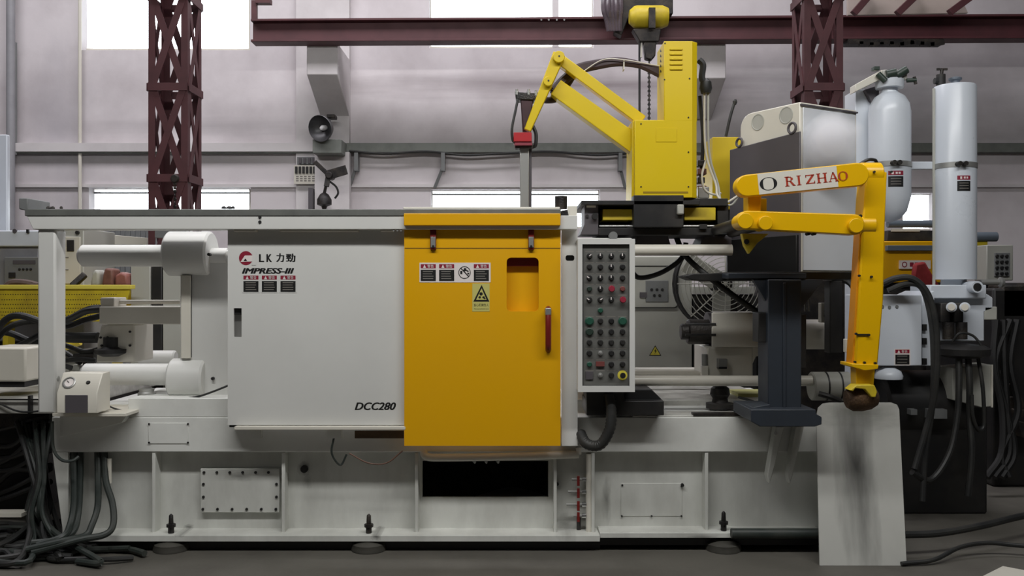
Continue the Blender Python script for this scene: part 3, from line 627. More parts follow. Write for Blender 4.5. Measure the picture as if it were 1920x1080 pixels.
for j, y in enumerate(rows):
    for i, x in enumerate(cols):
        k = lay[j][i]
        if k == '.': continue
        flat(m, rect(x-8, y-9.2, x+8, y-7.6), YF-.0005, 0)
        if k in 'SB':
            b = M(); b.lathe(W(x, y, YF), (0, -1, 0), [(.0155, 0), (.0155, .006), (.012, .007), (.011, .022)], 16); o = b.build('selector_switch' if k == 'S' else 'push_button', BLACK, cp)
            if k == 'S':
                a = math.radians(90 + ang.get((j, i), 0)); c = W(x, y, YF-.0225); M().bar(c, c + Vector((math.cos(a), 0, math.sin(a)))*.014, .0055, .002).build('pointer', INKW, o)
        elif k in 'RrgdGDm':
            mt = {'R': REDB, 'r': DIMR, 'g': GREEN, 'd': DGREEN, 'G': GREEN, 'D': DGREEN, 'm': DIMR}[k]; r = {'R': .018, 'G': .024, 'm': .017, 'D': .022}.get(k, .0145)
            b = M()
            if k == 'R': b.lathe(W(x, y, YF), (0, -1, 0), [(.012, 0), (.011, .014), (r, .02), (r, .028), (r*.8, .034)], 18)
            elif k == 'm': b.box(x-8, y-5, x+8, y+4, YF-.012, YF)
            else: b.lathe(W(x, y, YF), (0, -1, 0), [(r, 0), (r, .01), (r*.8, .012), (r*.75, .015)], 18)
            b.build('push_button', mt, cp, 0, {'R': 'red mushroom push button', 'r': 'dull red push button', 'g': 'small green push button', 'd': 'dim green push button', 'G': 'large green push button', 'D': 'dark green push button', 'm': 'dull red rectangular button'}[k])
        elif k == 'K':
            M().lathe(W(x, y, YF), (0, -1, 0), [(.014, 0), (.013, .01), (.006, .012), (.005, .03)], 14).build('key_switch', SILVER, cp, 0, 'silver key switch')
        elif k == 'Q': M().box(x-7, y-7, x+7, y+8, YF-.008, YF).build('push_button', DGREY, cp, .001, 'dark square push button')
        elif k == 'E':
            o = M().lathe(W(x, y, YF), (0, -1, 0), [(.027, 0), (.027, .003), (.02, .004)], 22).build('emergency_stop_ring', INKY, cp, 0, 'yellow emergency stop ring'); M().lathe(W(x, y, YF-.003), (0, -1, 0), [(.011, 0), (.01, .014), (.016, .02), (.014, .032)], 16).build('button_cap', BLACK, o)
m.build('legend_strips', INKG, cp)['kind'] = 'stuff'
m = M(); m.box(1100, 735, 1170, 760, 4.95, 5.04); m.build('hinge_arm', BLACK, cp)

# ================================================================== extraction robot
rb = thing('extraction_robot', 'yellow take out robot arm on black slide above machine', 'robot', W(1225, 445, 5.5))
M().box(1090, 376, 1312, 384, 5.25, 5.85).build('top_plate', BLACK, rb, .003)
M().box(1108, 384, 1345, 427, 5.55, 5.85).build('base_box', BLACK, rb, .004)
M().poly([(1096, 385), (1122, 385), (1122, 440), (1088, 440), (1096, 420)], 5.3, 5.55).build('end_plate', DGREY, rb, .003)
M().disc(1101, 405, 3, 5.29, 5.3, 10).build('bolt', BLACK, rb); M().disc(1116, 405, 6, 5.27, 5.3, 12).build('stop_knob', BLACK, rb)
M().box(1100, 385, 1117, 389, 5.29, 5.3).build('white_tab', PIPEW, rb)
M().box(1130, 392, 1194, 413, 5.32, 5.5).build('slide_cover', YELB, rb, .004); M().box(1283, 389, 1342, 413, 5.32, 5.5).build('slide_cover', YELB, rb, .004)
M().box(1188, 366, 1282, 426, 5.25, 5.6).build('carriage', BLACK, rb, .004); M().box(1282, 372, 1365, 386, 5.32, 5.6).build('carriage_plate', BLACK, rb, .003)
M().box(1345, 384, 1366, 440, 5.35, 5.7).build('end_plate', BLACK, rb, .003)
M().box(1270.5, 383, 1283, 402, 5.22, 5.27).build('cable_clamp', LGREY, rb, .008)
M().hcyl(1124, 1342, 424, 2.2, 5.3, 12).build('slide_rod', CHROME, rb); 
for x in (1194, 1312): M().box(x, 420, x+14, 429, 5.28, 5.34).build('rod_support', BLACK, rb)
M().box(1122, 427, 1344, 441, 5.3, 5.7).build('slide_beam', BLACK, rb, .003)
M().poly([(1196, 441), (1252, 441), (1258, 460), (1190, 460)], 5.42, 5.7).build('foot_casting', DGREY, rb, .005); M().poly([(1322, 441), (1372, 441), (1372, 460), (1312, 460)], 5.42, 5.7).build('foot_casting', DGREY, rb, .005)
M().disc(1150, 442, 8, 5.28, 5.34, 16).build('cap', GREY, rb)
# body
def chamf(x0, x1, y0, y1, Yf, Yb, cp_, nm, mt):
    a = W(x0, y1, Yf); b = W(x1, y0, Yf); c = cp_*Yf/F; m = M()
    m.prism([Vector((a.x, Yf, a.z)), Vector((b.x-c, Yf, a.z)), Vector((b.x, Yf+c*.8, a.z)), Vector((b.x, Yb, a.z)), Vector((a.x, Yb, a.z))], Vector((0, 0, b.z-a.z)))
    return m.build(nm, mt, rb, .004)
bd = chamf(1190, 1308, 225, 371, 5.3, 5.62, 10, 'body', YELR)
tw = chamf(1245, 1309, 77, 227, 5.3, 5.55, 11, 'tower', YELR)
for k in range(5): M().poly([(1256, 90+k*9.3), (1280, 90+k*9.3), (1280, 93.5+k*9.3), (1256, 93.5+k*9.3)], 5.292, 5.3).build('louvre', YELR, tw, .003)
M().box(1230, 240, 1269, 266, 5.297, 5.3).build('cover_plate', YELR, bd, .001)
M().box(1206, 359, 1290, 362, 5.2975, 5.3).build('bottom_seam', mat('olive_seam_paint', (150, 122, 10), .5, dirt=0), bd)
for (x, y) in ((1246, 149), (1293, 147), (1247, 81), (1291, 220), (1291, 285), (1291, 350), (1202, 350), (1202, 232)): M().disc(x, y, 1.4, 5.296, 5.3, 8).build('screw', BLACK, bd)
# worn dark marks on the tower's left face
lx = W(1245, 0, 5.3).x - .0006; m = M()
for k in range(5):
    z = W(0, 100+k*9.5, 5.42).z
    for (dy, dz, L_) in ((0, 0, .05), (.012, .008, .03)):
        p = Vector((lx, 5.39+dy, z+dz)); m.add([p, p+Vector((0, L_, .012)), p+Vector((0, L_, .020)), p+Vector((0, 0, .008))], [(0, 1, 2, 3)])
m.build('faded_lettering', INKB, tw)
M().poly([(1186, 226), (1193, 226), (1193, 372), (1184, 378)], 5.34, 5.6).build('side_plate', YELR, rb, .003)
# arms
def link(p, q, w0, w1, Yf, Yb, nm, mt, ext=0):
    p = Vector(p); q = Vector(q); d = (q-p).normalized(); n = Vector((-d.y, d.x))
    pts = [p + n*w0/2 - d*ext, q + n*w1/2, q - n*w1/2, p - n*w0/2 - d*ext]
    return M().poly([(v.x, v.y) for v in pts], Yf, Yb).build(nm, mt, rb, .005)
link((1049, 100), (989, 244), 24, 13, 5.36, 5.42, 'forearm', YELR)
link((1052, 112), (1205, 226), 20, 21, 5.43, 5.5, 'upper_link', YELR)
link((1042, 163), (1194, 272), 33, 36, 5.43, 5.53, 'lower_link', YELR)
for (x, y, r) in ((1048, 106, 11), (1028, 152, 9)):
    o = M().disc(x, y, r, 5.33, 5.5, 24).build('pivot', YELR, rb, .003); M().disc(x+.5, y-1, 1.8, 5.328, 5.33, 8).build('pivot_screw', BLACK, o)
# hoses over the arm
HB = mat('dark_braided_hose', (62, 46, 50), .5, dirt=.2)
for k in range(3):
    M().ptube([(1036, 176-k*4, 5.5), (1060, 152-k*4, 5.52), (1084, 134-k*4, 5.52), (1120, 124-k*3, 5.5), (1160, 118-k*2, 5.5), (1200, 122, 5.5), (1238, 132+k*4, 5.5)], .022, 10).build('hose', HB, rb)
for k in range(2): M().ptube([(1076, 140, 5.55), (1062, 162-k*3, 5.55), (1048, 180+k*3, 5.55), (1028, 188, 5.5), (1004, 184, 5.48)], .02, 8).build('hose', HB, rb)
M().ptube([(1092, 135, 5.48), (1130, 112, 5.46), (1170, 112, 5.46), (1238, 124, 5.47)], .003, 6).build('tube', PIPEW, rb)
M().box(1169, 112, 1171, 130, 5.47, 5.53).build('cable_tie', PIPEW, rb)
# gripper
G0 = 5.4
M().poly([(976, 184), (1000, 184), (994, 245), (980, 246)], G0, 5.48).build('wrist', mat('dark_maroon_casting', (66, 42, 46), .5, .2, dirt=.3, scale=10), rb, .008)
M().poly([(966, 172), (1004, 174), (1002, 188), (968, 186)], G0-.01, 5.5).build('wrist_head', BLACKM, rb, .006)
for (x, y) in ((969, 172), (991, 172), (1005, 174)): M().lathe(W(x, y+6, G0), (0, 0, 1), [(.012, 0), (.012, .02), (.008, .024), (.008, .034)], 10).build('air_fitting', SILVER, rb)
M().box(963, 248, 997, 265, 5.36, 5.5).build('gripper_block', RED, rb, .003); M().box(965, 265, 998, 272, 5.37, 5.49).build('gripper_plate', mat('maroon_gripper', (130, 50, 62), .5, dirt=.2), rb)
M().box(966, 270, 1000, 278, 5.4, 5.47).build('gripper_jaw', BLACKM, rb, .003)
M().ptube([(971, 186, 5.39), (966, 210, 5.38), (960, 240, 5.37), (961, 262, 5.38), (966, 268, 5.4)], .008).build('air_hose', RUB, rb)
M().ptube([(999, 236, 5.42), (1005, 252, 5.42), (1004, 272, 5.42), (998, 276, 5.44)], .011).build('air_hose', RUB, rb)
M().box(975, 276, 992, 392, 5.42, 5.47).build('tool_rod', SILVER, rb, .004); M().box(992, 278, 997, 392, 5.45, 5.48).build('tool_rod', DGREY, rb)
# cables at the back of the robot
for i, (pts, r, mt) in enumerate((([(1310, 112, 5.5), (1318, 122, 5.5), (1316, 145, 5.5), (1322, 160, 5.5)], .02, RUB), ([(1321, 158, 5.5), (1321, 250, 5.5), (1326, 300, 5.5), (1342, 345, 5.48), (1345, 366, 5.45), (1360, 380, 5.43), (1388, 364, 5.4)], .007, PIPEW),
        ([(1328, 160, 5.5), (1328, 250, 5.5), (1332, 300, 5.5), (1346, 345, 5.5), (1352, 376, 5.45), (1372, 384, 5.43), (1390, 358, 5.4)], .007, LGREY), ([(1324, 300, 5.52), (1316, 330, 5.5), (1322, 356, 5.5), (1340, 365, 5.5), (1352, 362, 5.5)], .007, PIPEW),
        ([(1305, 368, 5.52), (1318, 376, 5.5), (1345, 374, 5.5)], .007, PIPEW), ([(1312, 180, 5.6), (1318, 260, 5.6), (1314, 340, 5.6)], .012, RUB))):
    M().ptube(pts, r, 8).build('cable', mt, rb)
M().lathe(W(1323, 175, 5.5), (0, 0, 1), [(.03, 0), (.04, .03), (.035, .07), (.015, .09)], 14).build('connector', RUB, rb)
for k in range(4): M().box(1309, 300+k*16, 1322+(k % 2)*3, 311+k*16, 5.56, 5.64).build('solenoid', COPPER if k % 2 else BLACKM, rb, .004)
M().box(1309, 350, 1330, 372, 5.5, 5.6).build('valve_block', SILVER, rb, .006)
M().cyl(W(1052, 392, 5.7), W(1052, 368, 5.7), .04, seg=18).single('lubricator', 'small black oiler jar standing on the rail end', 'oiler', BLACKM)
yb_ = thing('yellow_control_box', 'plain yellow control box between robot and grey cabinet', 'control box', W(1358, 390, 5.9)); M().box(1336, 257, 1390, 392, 5.9, 6.2).build('box', YELR, yb_, .004); M().ptube([(1361, 256, 6.0), (1369, 220, 6.0), (1377, 192, 6.0)], .01).build('antenna', RUB, yb_); M().lathe(W(1377, 196, 6.0), (.2, 0, 1), [(.012, 0), (.016, .02), (.008, .035)], 8).build('antenna_tip', RUB, yb_)
M().box(1330, 392, 1392, 462, 5.95, 6.15).build('stand', BLACK, yb_)

# ================================================================== ladle: column, cabinet, arm
st = thing('ladle_pedestal', 'dark blue grey steel pedestal bolted to the machine bed', 'pedestal', W(1470, 800, 4.9))
M().box(1440, 524, 1503, 770, 4.82, 5.02).build('shaft', DARKB, st, .006)
M().box(1468, 530, 1474, 765, 4.812, 4.82).build('weld_seam', DARKB, st, .003)
for (pts, Ya, Yb) in (([(1412, 524), (1442, 524), (1442, 575)], 4.86, 4.9), ([(1502, 524), (1545, 524), (1502, 580)], 4.86, 4.9)): M().poly(pts, Ya, Yb).build('gusset', DARKB, st, .002)
M().poly([(1366, 510), (1600, 510), (1605, 524), (1366, 526)], 4.95, 5.75).build('top_plate', BLACK, st, .004)
M().box(1366, 512, 1512, 522, 4.85, 5.2).build('front_plate', DARKB, st, .003)
M().box(1422, 586, 1442, 642, 4.86, 4.98).build('junction_box', BLACK, st, .004); M().box(1500, 590, 1512, 690, 4.9, 4.96).build('cable_duct', BLACK, st, .003)
M().poly([(1408, 768), (1530, 768), (1530, 776), (1541, 782), (1541, 796), (1528, 800), (1425, 800), (1408, 790)], 4.72, 5.098).build('base_plate', DARKB, st, .004)
M().poly([(1410, 764), (1444, 758), (1444, 770), (1410, 770)], 4.8, 4.95).build('foot_rib', DARKB, st, .003)
for (xa, xb) in ((1455, 1439), (1492, 1477)): M().poly([(xa, 800), (xa+16, 800), (xb+9, 892), (xb+4, 908), (xb, 892)], 5.02, 5.09).build('anchor_bar', BASEW, st, .004)
M().disc(1455, 813, 3, 5.01, 5.02, 10).build('bolt', CHROME, st)
M().box(1556, 526, 1580, 662, 5.4, 5.5).build('rear_leg', BLACK, st, .004)
for x in (1510, 1517): M().cyl(W(x, 584, 5.5), W(x, 524, 5.5), .007, seg=8).build('rod', SILVER, st)
M().ptube([(1560, 520, 5.5), (1590, 528, 5.4), (1605, 545, 5.35)], .02).build('cable', RUB, st)
# white control cabinet (turned)
wc = thing('white_cabinet', 'white control cabinet with two round holes behind yellow arm', 'cabinet', W(1500, 510, 5.4))
A = W(1500, 191, 5.2); B = W(1388, 208, 5.6); B.z = A.z; C = W(1606, 203, 5.45); C.z = A.z
zb = W(0, 510, 5.2).z; H = A.z - zb; D = B + C - A
ux = (B-A); du = ux.length; ux.normalize(); nrm = Vector((ux.y, -ux.x, 0));  nrm = nrm if nrm.y < 0 else -nrm
cr = .09; side = [(0, 0), (du, 0)] + [(du-cr+cr*math.cos(math.radians(a)), H-cr+cr*math.sin(math.radians(a))) for a in range(0, 91, 15)] + [(0, H)]
m = M(); m.prism([A + ux*s_ + Vector((0, 0, z-H)) for s_, z in side], (C-A)); m.build('housing', PIPEW, wc, .006)
for (px, py) in ((1421, 229), (1474, 216)):
    t_ = (px-960)/F; s_ = (t_*A.y - A.x)/(ux.x - t_*ux.y); p = A + ux*s_; p.z = EYE + (540-py)*p.y/F
    o = M().lathe(p, nrm, [(.052, -.002), (.052, .002), (.046, .003), (.044, .0005), (.001, .0005)], 30).build('vent_cover', LGREY, wc)
q0 = A + Vector((0, 0, -H)); fx = (C-A).normalized(); fn = Vector((fx.y, -fx.x, 0)); fn = fn if fn.y < 0 else -fn
m = M(); m.prism([q0 + fx*.02 + fn*.0 + Vector((0, 0, .01)), q0 + fx*((C-A).length-.02) + Vector((0, 0, .01)), q0 + fx*((C-A).length-.02) + Vector((0, 0, H-.03)), q0 + fx*.02 + Vector((0, 0, H-.03))], fn*.008); m.build('door', mat('glossy_white_door', (205, 208, 212), .18, dirt=.05), wc, .003)
M().prism([A + Vector((0,0,-.012)), C + Vector((0,0,-.012)), C + Vector((0,0,-.02)), A + Vector((0,0,-.02))], fn*.012).build('door_gasket', DGREY, wc)
M().prism([q0, q0 + (C-A)*.96, q0 + (C-A)*.96 + Vector((0, 0, -.012)), q0 + Vector((0, 0, -.012))], Vector((0, .2, 0))).build('plinth', LGREY, wc)
gc = thing('grey_cabinet', 'dark grey steel ladle drive box with two lifting eyes', 'cabinet', W(1440, 510, 5.2))
A2 = W(1499.5, 246, 5.12); B2 = W(1368, 281, 5.66); zlow = W(0, 511, 5.12).z
f4 = [Vector((B2.x, B2.y, zlow)), Vector((A2.x, A2.y, zlow)), A2.copy(), B2.copy()]; u2 = (B2-A2); u2.z = 0; n2 = Vector((u2.y, -u2.x, 0)).normalized(); n2 = -n2 if n2.y < 0 else n2
n2 = n2 if n2.x > 0 else -n2
m = M(); m.prism(f4, n2*.012); m.build('housing', DGREY, gc, .004)
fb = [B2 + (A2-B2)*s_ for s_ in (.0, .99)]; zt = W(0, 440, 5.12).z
m = M(); m.prism([Vector((fb[0].x, fb[0].y, zlow)), Vector((fb[1].x, fb[1].y, zlow)), Vector((fb[1].x, fb[1].y, zt)), Vector((fb[0].x, fb[0].y, zt))], -n2*.02); m.build('shade_sheet', mat('deep_black', (14, 14, 14), .6, dirt=.05), gc, .004)  # black sheet stands in for the shade on the lower part of the box
for s_, r in ((.1, .03), (.85, .026)):
    p = A2 + (B2-A2)*s_; p = p + Vector((0, 0, .03)); ring = [p + (B2-A2).normalized()*r*math.cos(a*math.pi/8) + Vector((0, 0, r*math.sin(a*math.pi/8))) for a in range(17)]
    M().tube(ring, .008, 8, 1).build('lifting_eye', DGREY, gc)

# ladle arm
la = thing('pouring_robot', 'yellow pouring ladle linkage arm with white name plate', 'robot', W(1620, 730, 4.6))
def slab(p, q, r0, r1, Yf, Yb, nm, mt=YELL, n=10, cap0=True, cap1=True):
    p = Vector(p); q = Vector(q); d = (q-p).normalized(); a0 = math.atan2(d.y, d.x); pts = []
    if cap1: pts += [(q.x + r1*math.cos(a0 - math.pi/2 + math.pi*k/n), q.y + r1*math.sin(a0 - math.pi/2 + math.pi*k/n)) for k in range(n+1)]
    else: pts += [(q.x + d.y*r1, q.y - d.x*r1), (q.x - d.y*r1, q.y + d.x*r1)]
    if cap0: pts += [(p.x + r0*math.cos(a0 + math.pi/2 + math.pi*k/n), p.y + r0*math.sin(a0 + math.pi/2 + math.pi*k/n)) for k in range(n+1)]
    else: pts += [(p.x - d.y*r0, p.y + d.x*r0), (p.x + d.y*r0, p.y - d.x*r0)]
    return M().poly(pts, Yf, Yb).build(nm, mt, la, .005)
ua = slab((1401, 348), (1608, 327), 20.5, 22, 4.5, 4.58, 'upper_arm')
slab((1401, 412), (1602, 421), 17, 19.5, 4.5, 4.58, 'lower_arm')
for (x, y, r) in ((1398, 414, 15), (1436, 418, 13.5), (1606, 423, 14)): M().disc(x, y, r, 4.47, 4.6, 28).build('pivot_cap', YELL, la, .003)
M().hcyl(1610, 1636, 423, 19, 4.62, 28).build('hinge_barrel', YELL, la); M().hcyl(1612, 1650, 328, 23, 4.64, 32, 0, .006).build('hinge_barrel', YELL, la)
M().poly([(1403, 365), (1428, 365), (1426, 402), (1403, 402)], 4.56, 4.66).build('strut', YELL, la, .004); M().box(1420, 372, 1438, 402, 4.64, 4.75).build('strut', YELB, la, .004)
M().poly([(1391, 438), (1442, 438), (1420, 456), (1405, 476), (1396, 460)], 4.6, 4.64).build('cam_plate', YELB, la, .003); M().disc(1400, 453, 5, 4.595, 4.6, 14).build('cam_hole', BLACK, la)
for (x, y) in ((1398, 414), (1436, 418)): M().cyl(W(x, y, 4.56), W(x, y, 4.56) + Vector((.02, .8, 0)), .03, seg=16).build('drive_shaft', BLACKM, la)
M().poly([(1624, 322), (1664, 322), (1660, 420), (1657, 560), (1646, 688), (1603, 688), (1613, 520), (1618, 420)], 4.58, 4.7).build('drop_arm', YELL, la, .008)
M().poly([(1612, 430), (1618, 430), (1604, 684), (1597, 684)], 4.6, 4.68).build('arm_strip', mat('orange_yellow_paint', (214, 140, 20), .4, dirt=.1), la, .002)
M().poly([(1598, 682), (1648, 684), (1646, 692), (1622, 695), (1598, 688)], 4.55, 4.72).build('arm_flange', YELL, la, .003)
M().poly([(1605, 690), (1641, 690), (1638, 730), (1606, 730)], 4.6, 4.68).build('wrist', YELL, la, .004)
for (x, y) in ((1612, 517), (1635, 519), (1606, 626), (1630, 628), (1604, 679), (1622, 680), (1642, 681), (1640, 322), (1672, 322)): M().disc(x, y, 2.2, 4.565, 4.58, 8).build('bolt', BLACK, la)
M().box(1606, 626, 1630, 629, 4.574, 4.58).build('joint_seam', BLACK, la)
for (x, y) in ((1517, 438), (1528, 438), (1597, 345), (1614, 405)): M().disc(x, y, 3.2, 4.52, 4.56, 10).build('grease_nipple', BLACK, la)
M().box(1586, 636, 1597, 661, 4.7, 4.74).build('limit_switch', PIPEW, la, .003)
cp0 = W(1616, 742, 4.62)
M().lathe(cp0 + Vector((-.085, 0, -.02)), (1, 0, .12), [(.01, 0), (.045, .004), (.064, .03), (.07, .075), (.066, .12), (.05, .155), (.02, .17)], 26).build('ladle_cup', RUST, la)
fk = M(); fk.poly([(1606, 722), (1640, 722), (1645, 735), (1642, 745), (1634, 745), (1622, 730), (1604, 728), (1600, 734), (1594, 732)], 4.535, 4.62); fk.build('fork', YELB, la, .004)
M().ptube([(1612, 308, 4.68), (1626, 300, 4.68), (1640, 300, 4.7), (1644, 306, 4.72)], .009).build('cable', RUB, la)
# name plate and its lettering, in the plane of the upper arm
pa = Vector((1401, 348)); dq = (Vector((1608, 327)) - pa); dl = dq.length; dq.normalize(); nq = Vector((dq.y, -dq.x))   # nq points up in the photo
if nq.y > 0: nq = -nq
def P2(s_, h_): v = pa + dq*s_ + nq*h_; return (v.x, v.y)
m = M(); m.poly([P2(21, -19), P2(170, -19.5), P2(170, 20), P2(21, 20)], 4.498, 4.5); pl = m.build('name_plate', PIPEW, ua)
m = M(); YA = 4.497
def quad(*p, mi=0): flat(m, [P2(*q) for q in p], YA, mi)
def ringlet(cx, rx, ry, tmax, n=20, h0=-.5, mi=0, top=0):
    o = []; i = []
    for k in range(n):
        a = 2*math.pi*k/n; t_ = tmax*abs(math.cos(a))**1.3 + top
        o.append((cx + rx*math.cos(a), h0 + ry*math.sin(a))); i.append((cx + (rx-t_)*math.cos(a), h0 + (ry-.9-top)*math.sin(a)))
    vs = [W(*P2(*q), YA) for q in o + i]; m.add(vs, [(k, (k+1) % n, n+(k+1) % n, n+k) for k in range(n)], mi)
ringlet(40, 16.5, 12.2, 6.5, 28, -.5, 0)
def ser(x, y, w_=4.2, mi=1): quad((x-w_, y-.7), (x+w_, y-.7), (x+w_, y+.7), (x-w_, y+.7), mi=1)
hb, ht = -8.5, 8.5; tk = 2.0
def stem(x, mi=1): quad((x-tk, hb), (x+tk, hb), (x+tk, ht), (x-tk, ht), mi=1); ser(x, hb, 4); ser(x, ht, 4)
# R
stem(75); quad((75, ht), (83, ht), (83, ht-1.6), (75, ht-1.6), mi=1); quad((75, 1.2), (83, 1.2), (83, -.4), (75, -.4), mi=1); quad((82, ht-.4), (86.4, ht-2.6), (86.4, 2.6), (82, .4), mi=1); quad((79, .4), (83, .4), (90, hb), (85, hb), mi=1); ser(88, hb, 2.6)
stem(97.5)                                                                     # I
quad((110, ht), (127, ht), (127, ht-1.8), (110, ht-1.8), mi=1); quad((110, ht), (111.6, ht), (111.6, ht-4.5), (110, ht-4.5), mi=1); quad((122, ht-1), (127, ht-1), (115, hb+1), (110, hb+1), mi=1); quad((110, hb+1.8), (127.5, hb+1.8), (127.5, hb), (110, hb), mi=1); quad((126, hb), (127.5, hb), (127.5, hb+5), (126, hb+5), mi=1)
stem(134.5); stem(147); quad((134, .8), (147, .8), (147, -.8), (134, -.8), mi=1)
quad((161.2, ht+.5), (163.4, ht+.5), (156, hb), (154.4, hb), mi=1); quad((160.6, ht+.5), (163.4, ht+.5), (171, hb), (166.5, hb), mi=1); quad((157, -2.2), (167, -2.2), (167, -3.6), (157, -3.6), mi=1); ser(155.5, hb, 3); ser(169, hb, 3.6)
m2 = m; ringlet(180.5, 9.2, 8.8, 3.6, 24, 0, 1, .3)
m.build('lettering', [INKB, INKO], ua)

# shield sheet leaning on the machine
def LP(x, y): 
    t_ = (1058-y)/300; Y = 4.80 + .17*t_; return W(x, y, Y)
out = [(1537, 1056), (1531, 780), (1534, 765), (1543, 757), (1556, 755), (1672, 755), (1682, 759), (1686, 768), (1700, 1060)]
fr = [LP(*p) for p in out]
for p in fr[:1] + fr[-1:]: p.z = .001
M().prism(fr, Vector((0, .008, 0))).single('shield_sheet', 'grimy white sheet metal shield leaning against machine end', 'metal sheet', SHIELD)

# ================================================================== accumulators and hydraulics on the right
ag = 'gas bottles'
b1 = thing('gas_bottle', 'white dome topped nitrogen bottle behind the yellow arm', 'gas bottle', W(1668, 415, 6.0), ag)
c = W(1668, 380, 6.0); R = 37.5*6/F; z = lambda y, Y=6.0: W(0, y, Y).z
M().lathe((c.x, 6, z(416)), (0, 0, 1), [(.02, 0), (R*.5, .02), (R*.8, .07), (R, z(368)-z(416)), (R, z(212)-z(416)), (R*.93, z(196)-z(416)), (R*.72, z(182)-z(416)), (R*.4, z(174)-z(416)), (R*.35, z(160)-z(416))], 40).build('bottle', COOLW, b1)
M().lathe((c.x, 6, z(166)), (0, 0, 1), [(R*.66, 0), (R*.68, .01), (R*.68, .055), (R*.62, .06)], 30).build('neck_flange', COOLW, b1)
M().box(1655, 130, 1702, 150, 5.94, 6.06).build('valve_block', LGREY, b1, .01)
for (a, b, r) in (((1680, 142), (1700, 130), .028), ((1662, 140), (1680, 136), .03), ((1700, 151), (1718, 150), .014), ((1646, 138), (1660, 152), .02)): M().cyl(W(*a, 5.93), W(*b, 5.92), r, seg=12).build('valve', DGREEN, b1)
M().bar(W(1714, 144, 5.92), W(1717, 158, 5.92), .016, .016).build('tap_handle', BLACKM, b1); M().box(1639, 124, 1650, 131, 5.95, 6.0).build('tap', DGREEN, b1, .003)
m = M(); m.poly([(1604, 158), (1655, 130), (1655, 147), (1604, 172)], 5.95, 6.05); m.build('support_bracket', PIPEW, b1, .004); M().poly([(1622, 168), (1648, 160), (1648, 178), (1634, 190)], 6.06, 6.1).build('gusset', DGREY, b1)
M().lathe((c.x, 6, z(316)), (0, 0, 1), [(R*1.0, 0), (R*1.035, .002), (R*1.035, .035), (R*1.0, .037)], 40).build('clamp_band', SILVER, b1)
for x in (1678, 1688): M().disc(x, 304, 4.5, 5.83, 5.88, 10).build('clamp_bolt', BLACKM, b1)
# curved warning labels on the bottles
def curved_label(cx, cy, R_, x0, y0, x1, y1, par):
    m = M(); h_ = z(y0)-z(y1)
    def band(fa, fb, ya, yb, off, mi):
        k = 6; vs = []
        for i in range(k+1):
            px = x0 + (x1-x0)*(fa + (fb-fa)*i/k); X = (px-960)*(cy-R_)/F; a = math.asin(max(-1, min(1, (X-cx)/R_)))
            for yy in (ya, yb): vs.append((cx + (R_+off)*math.sin(a), cy - (R_+off)*math.cos(a), z(y0, cy-R_) + (z(y1, cy-R_)-z(y0, cy-R_))*yy))
        m.add(vs, [(2*i, 2*i+1, 2*i+3, 2*i+2) for i in range(k)], mi)
    band(0, 1, 0, .27, .001, 1); band(0, 1, .34, 1, .001, 2); band(.2, .34, .06, .22, .0015, 0); band(.46, .6, .07, .2, .0015, 0); band(.66, .8, .07, .2, .0015, 0)
    for k in range(3): band(.15, .85, .46+k*.17, .51+k*.17, .0015, 3)
    m.build('warning_label', LBL, par)
curved_label(c.x, 6.0, R, 1667, 320, 1694, 350, b1)
b2 = thing('gas_bottle', 'tall white flat topped gas cylinder at right of the dome bottle', 'gas bottle', W(1790, 525, 6.0), ag)
c2 = W(1790, 525, 6.0); R2 = 37.5*6/F
M().lathe((c2.x, 6, z(524)), (0, 0, 1), [(R2, 0), (R2, z(166)-z(524)), (R2*.95, z(162)-z(524))], 40).build('cylinder', COOLW, b2)
M().cyl(W(1788, 556, 6), W(1788, 522, 6), .08, seg=24).build('neck', COOLW, b2)
M().lathe((c2.x, 6, z(318)), (0, 0, 1), [(R2, 0), (R2*1.03, .002), (R2*1.03, .035), (R2, .037)], 40).build('clamp_band', SILVER, b2)
for x in (1801, 1812): M().disc(x, 306, 4.5, 5.83, 5.88, 10).build('clamp_bolt', BLACKM, b2)
M().cyl(W(1764, 166, 6), W(1764, 140, 6), .03, seg=12).build('valve', FURN, b2); M().cyl(W(1752, 152, 6), W(1768, 152, 6), .022, seg=10).build('valve', FURN, b2)
M().bar(W(1756, 130, 6), W(1776, 130, 6), .014, .014).build('tap_handle', BLACKM, b2); M().cyl(W(1765, 142, 6), W(1766, 130, 6), .012, seg=8).build('tap_stem', BLACKM, b2)
M().lathe(W(1791, 164, 6), (0, 0, 1), [(.03, 0), (.028, .04), (.042, .05), (.042, .062), (.02, .07)], 12).build('filler_cap', BLUEG, b2)
M().cyl(W(1751, 545, 6.0), W(1751, 166, 6.0), .01, seg=8).build('gas_pipe', LGREY, b2)
curved_label(c2.x, 6.0, R2, 1796, 329, 1820, 358, b2)
M().box(1700, 303, 1756, 317, 6.0, 6.05).single('clamp_bar', 'white steel clamp bar joining the two gas bottles', 'bracket', COOLW, .004)
M().box(1604, 168, 1634, 1000, 6.1, 6.3).single('bottle_support', 'tall white steel upright behind the yellow arm holding dome bottle', 'steel upright', COOLW, .004)

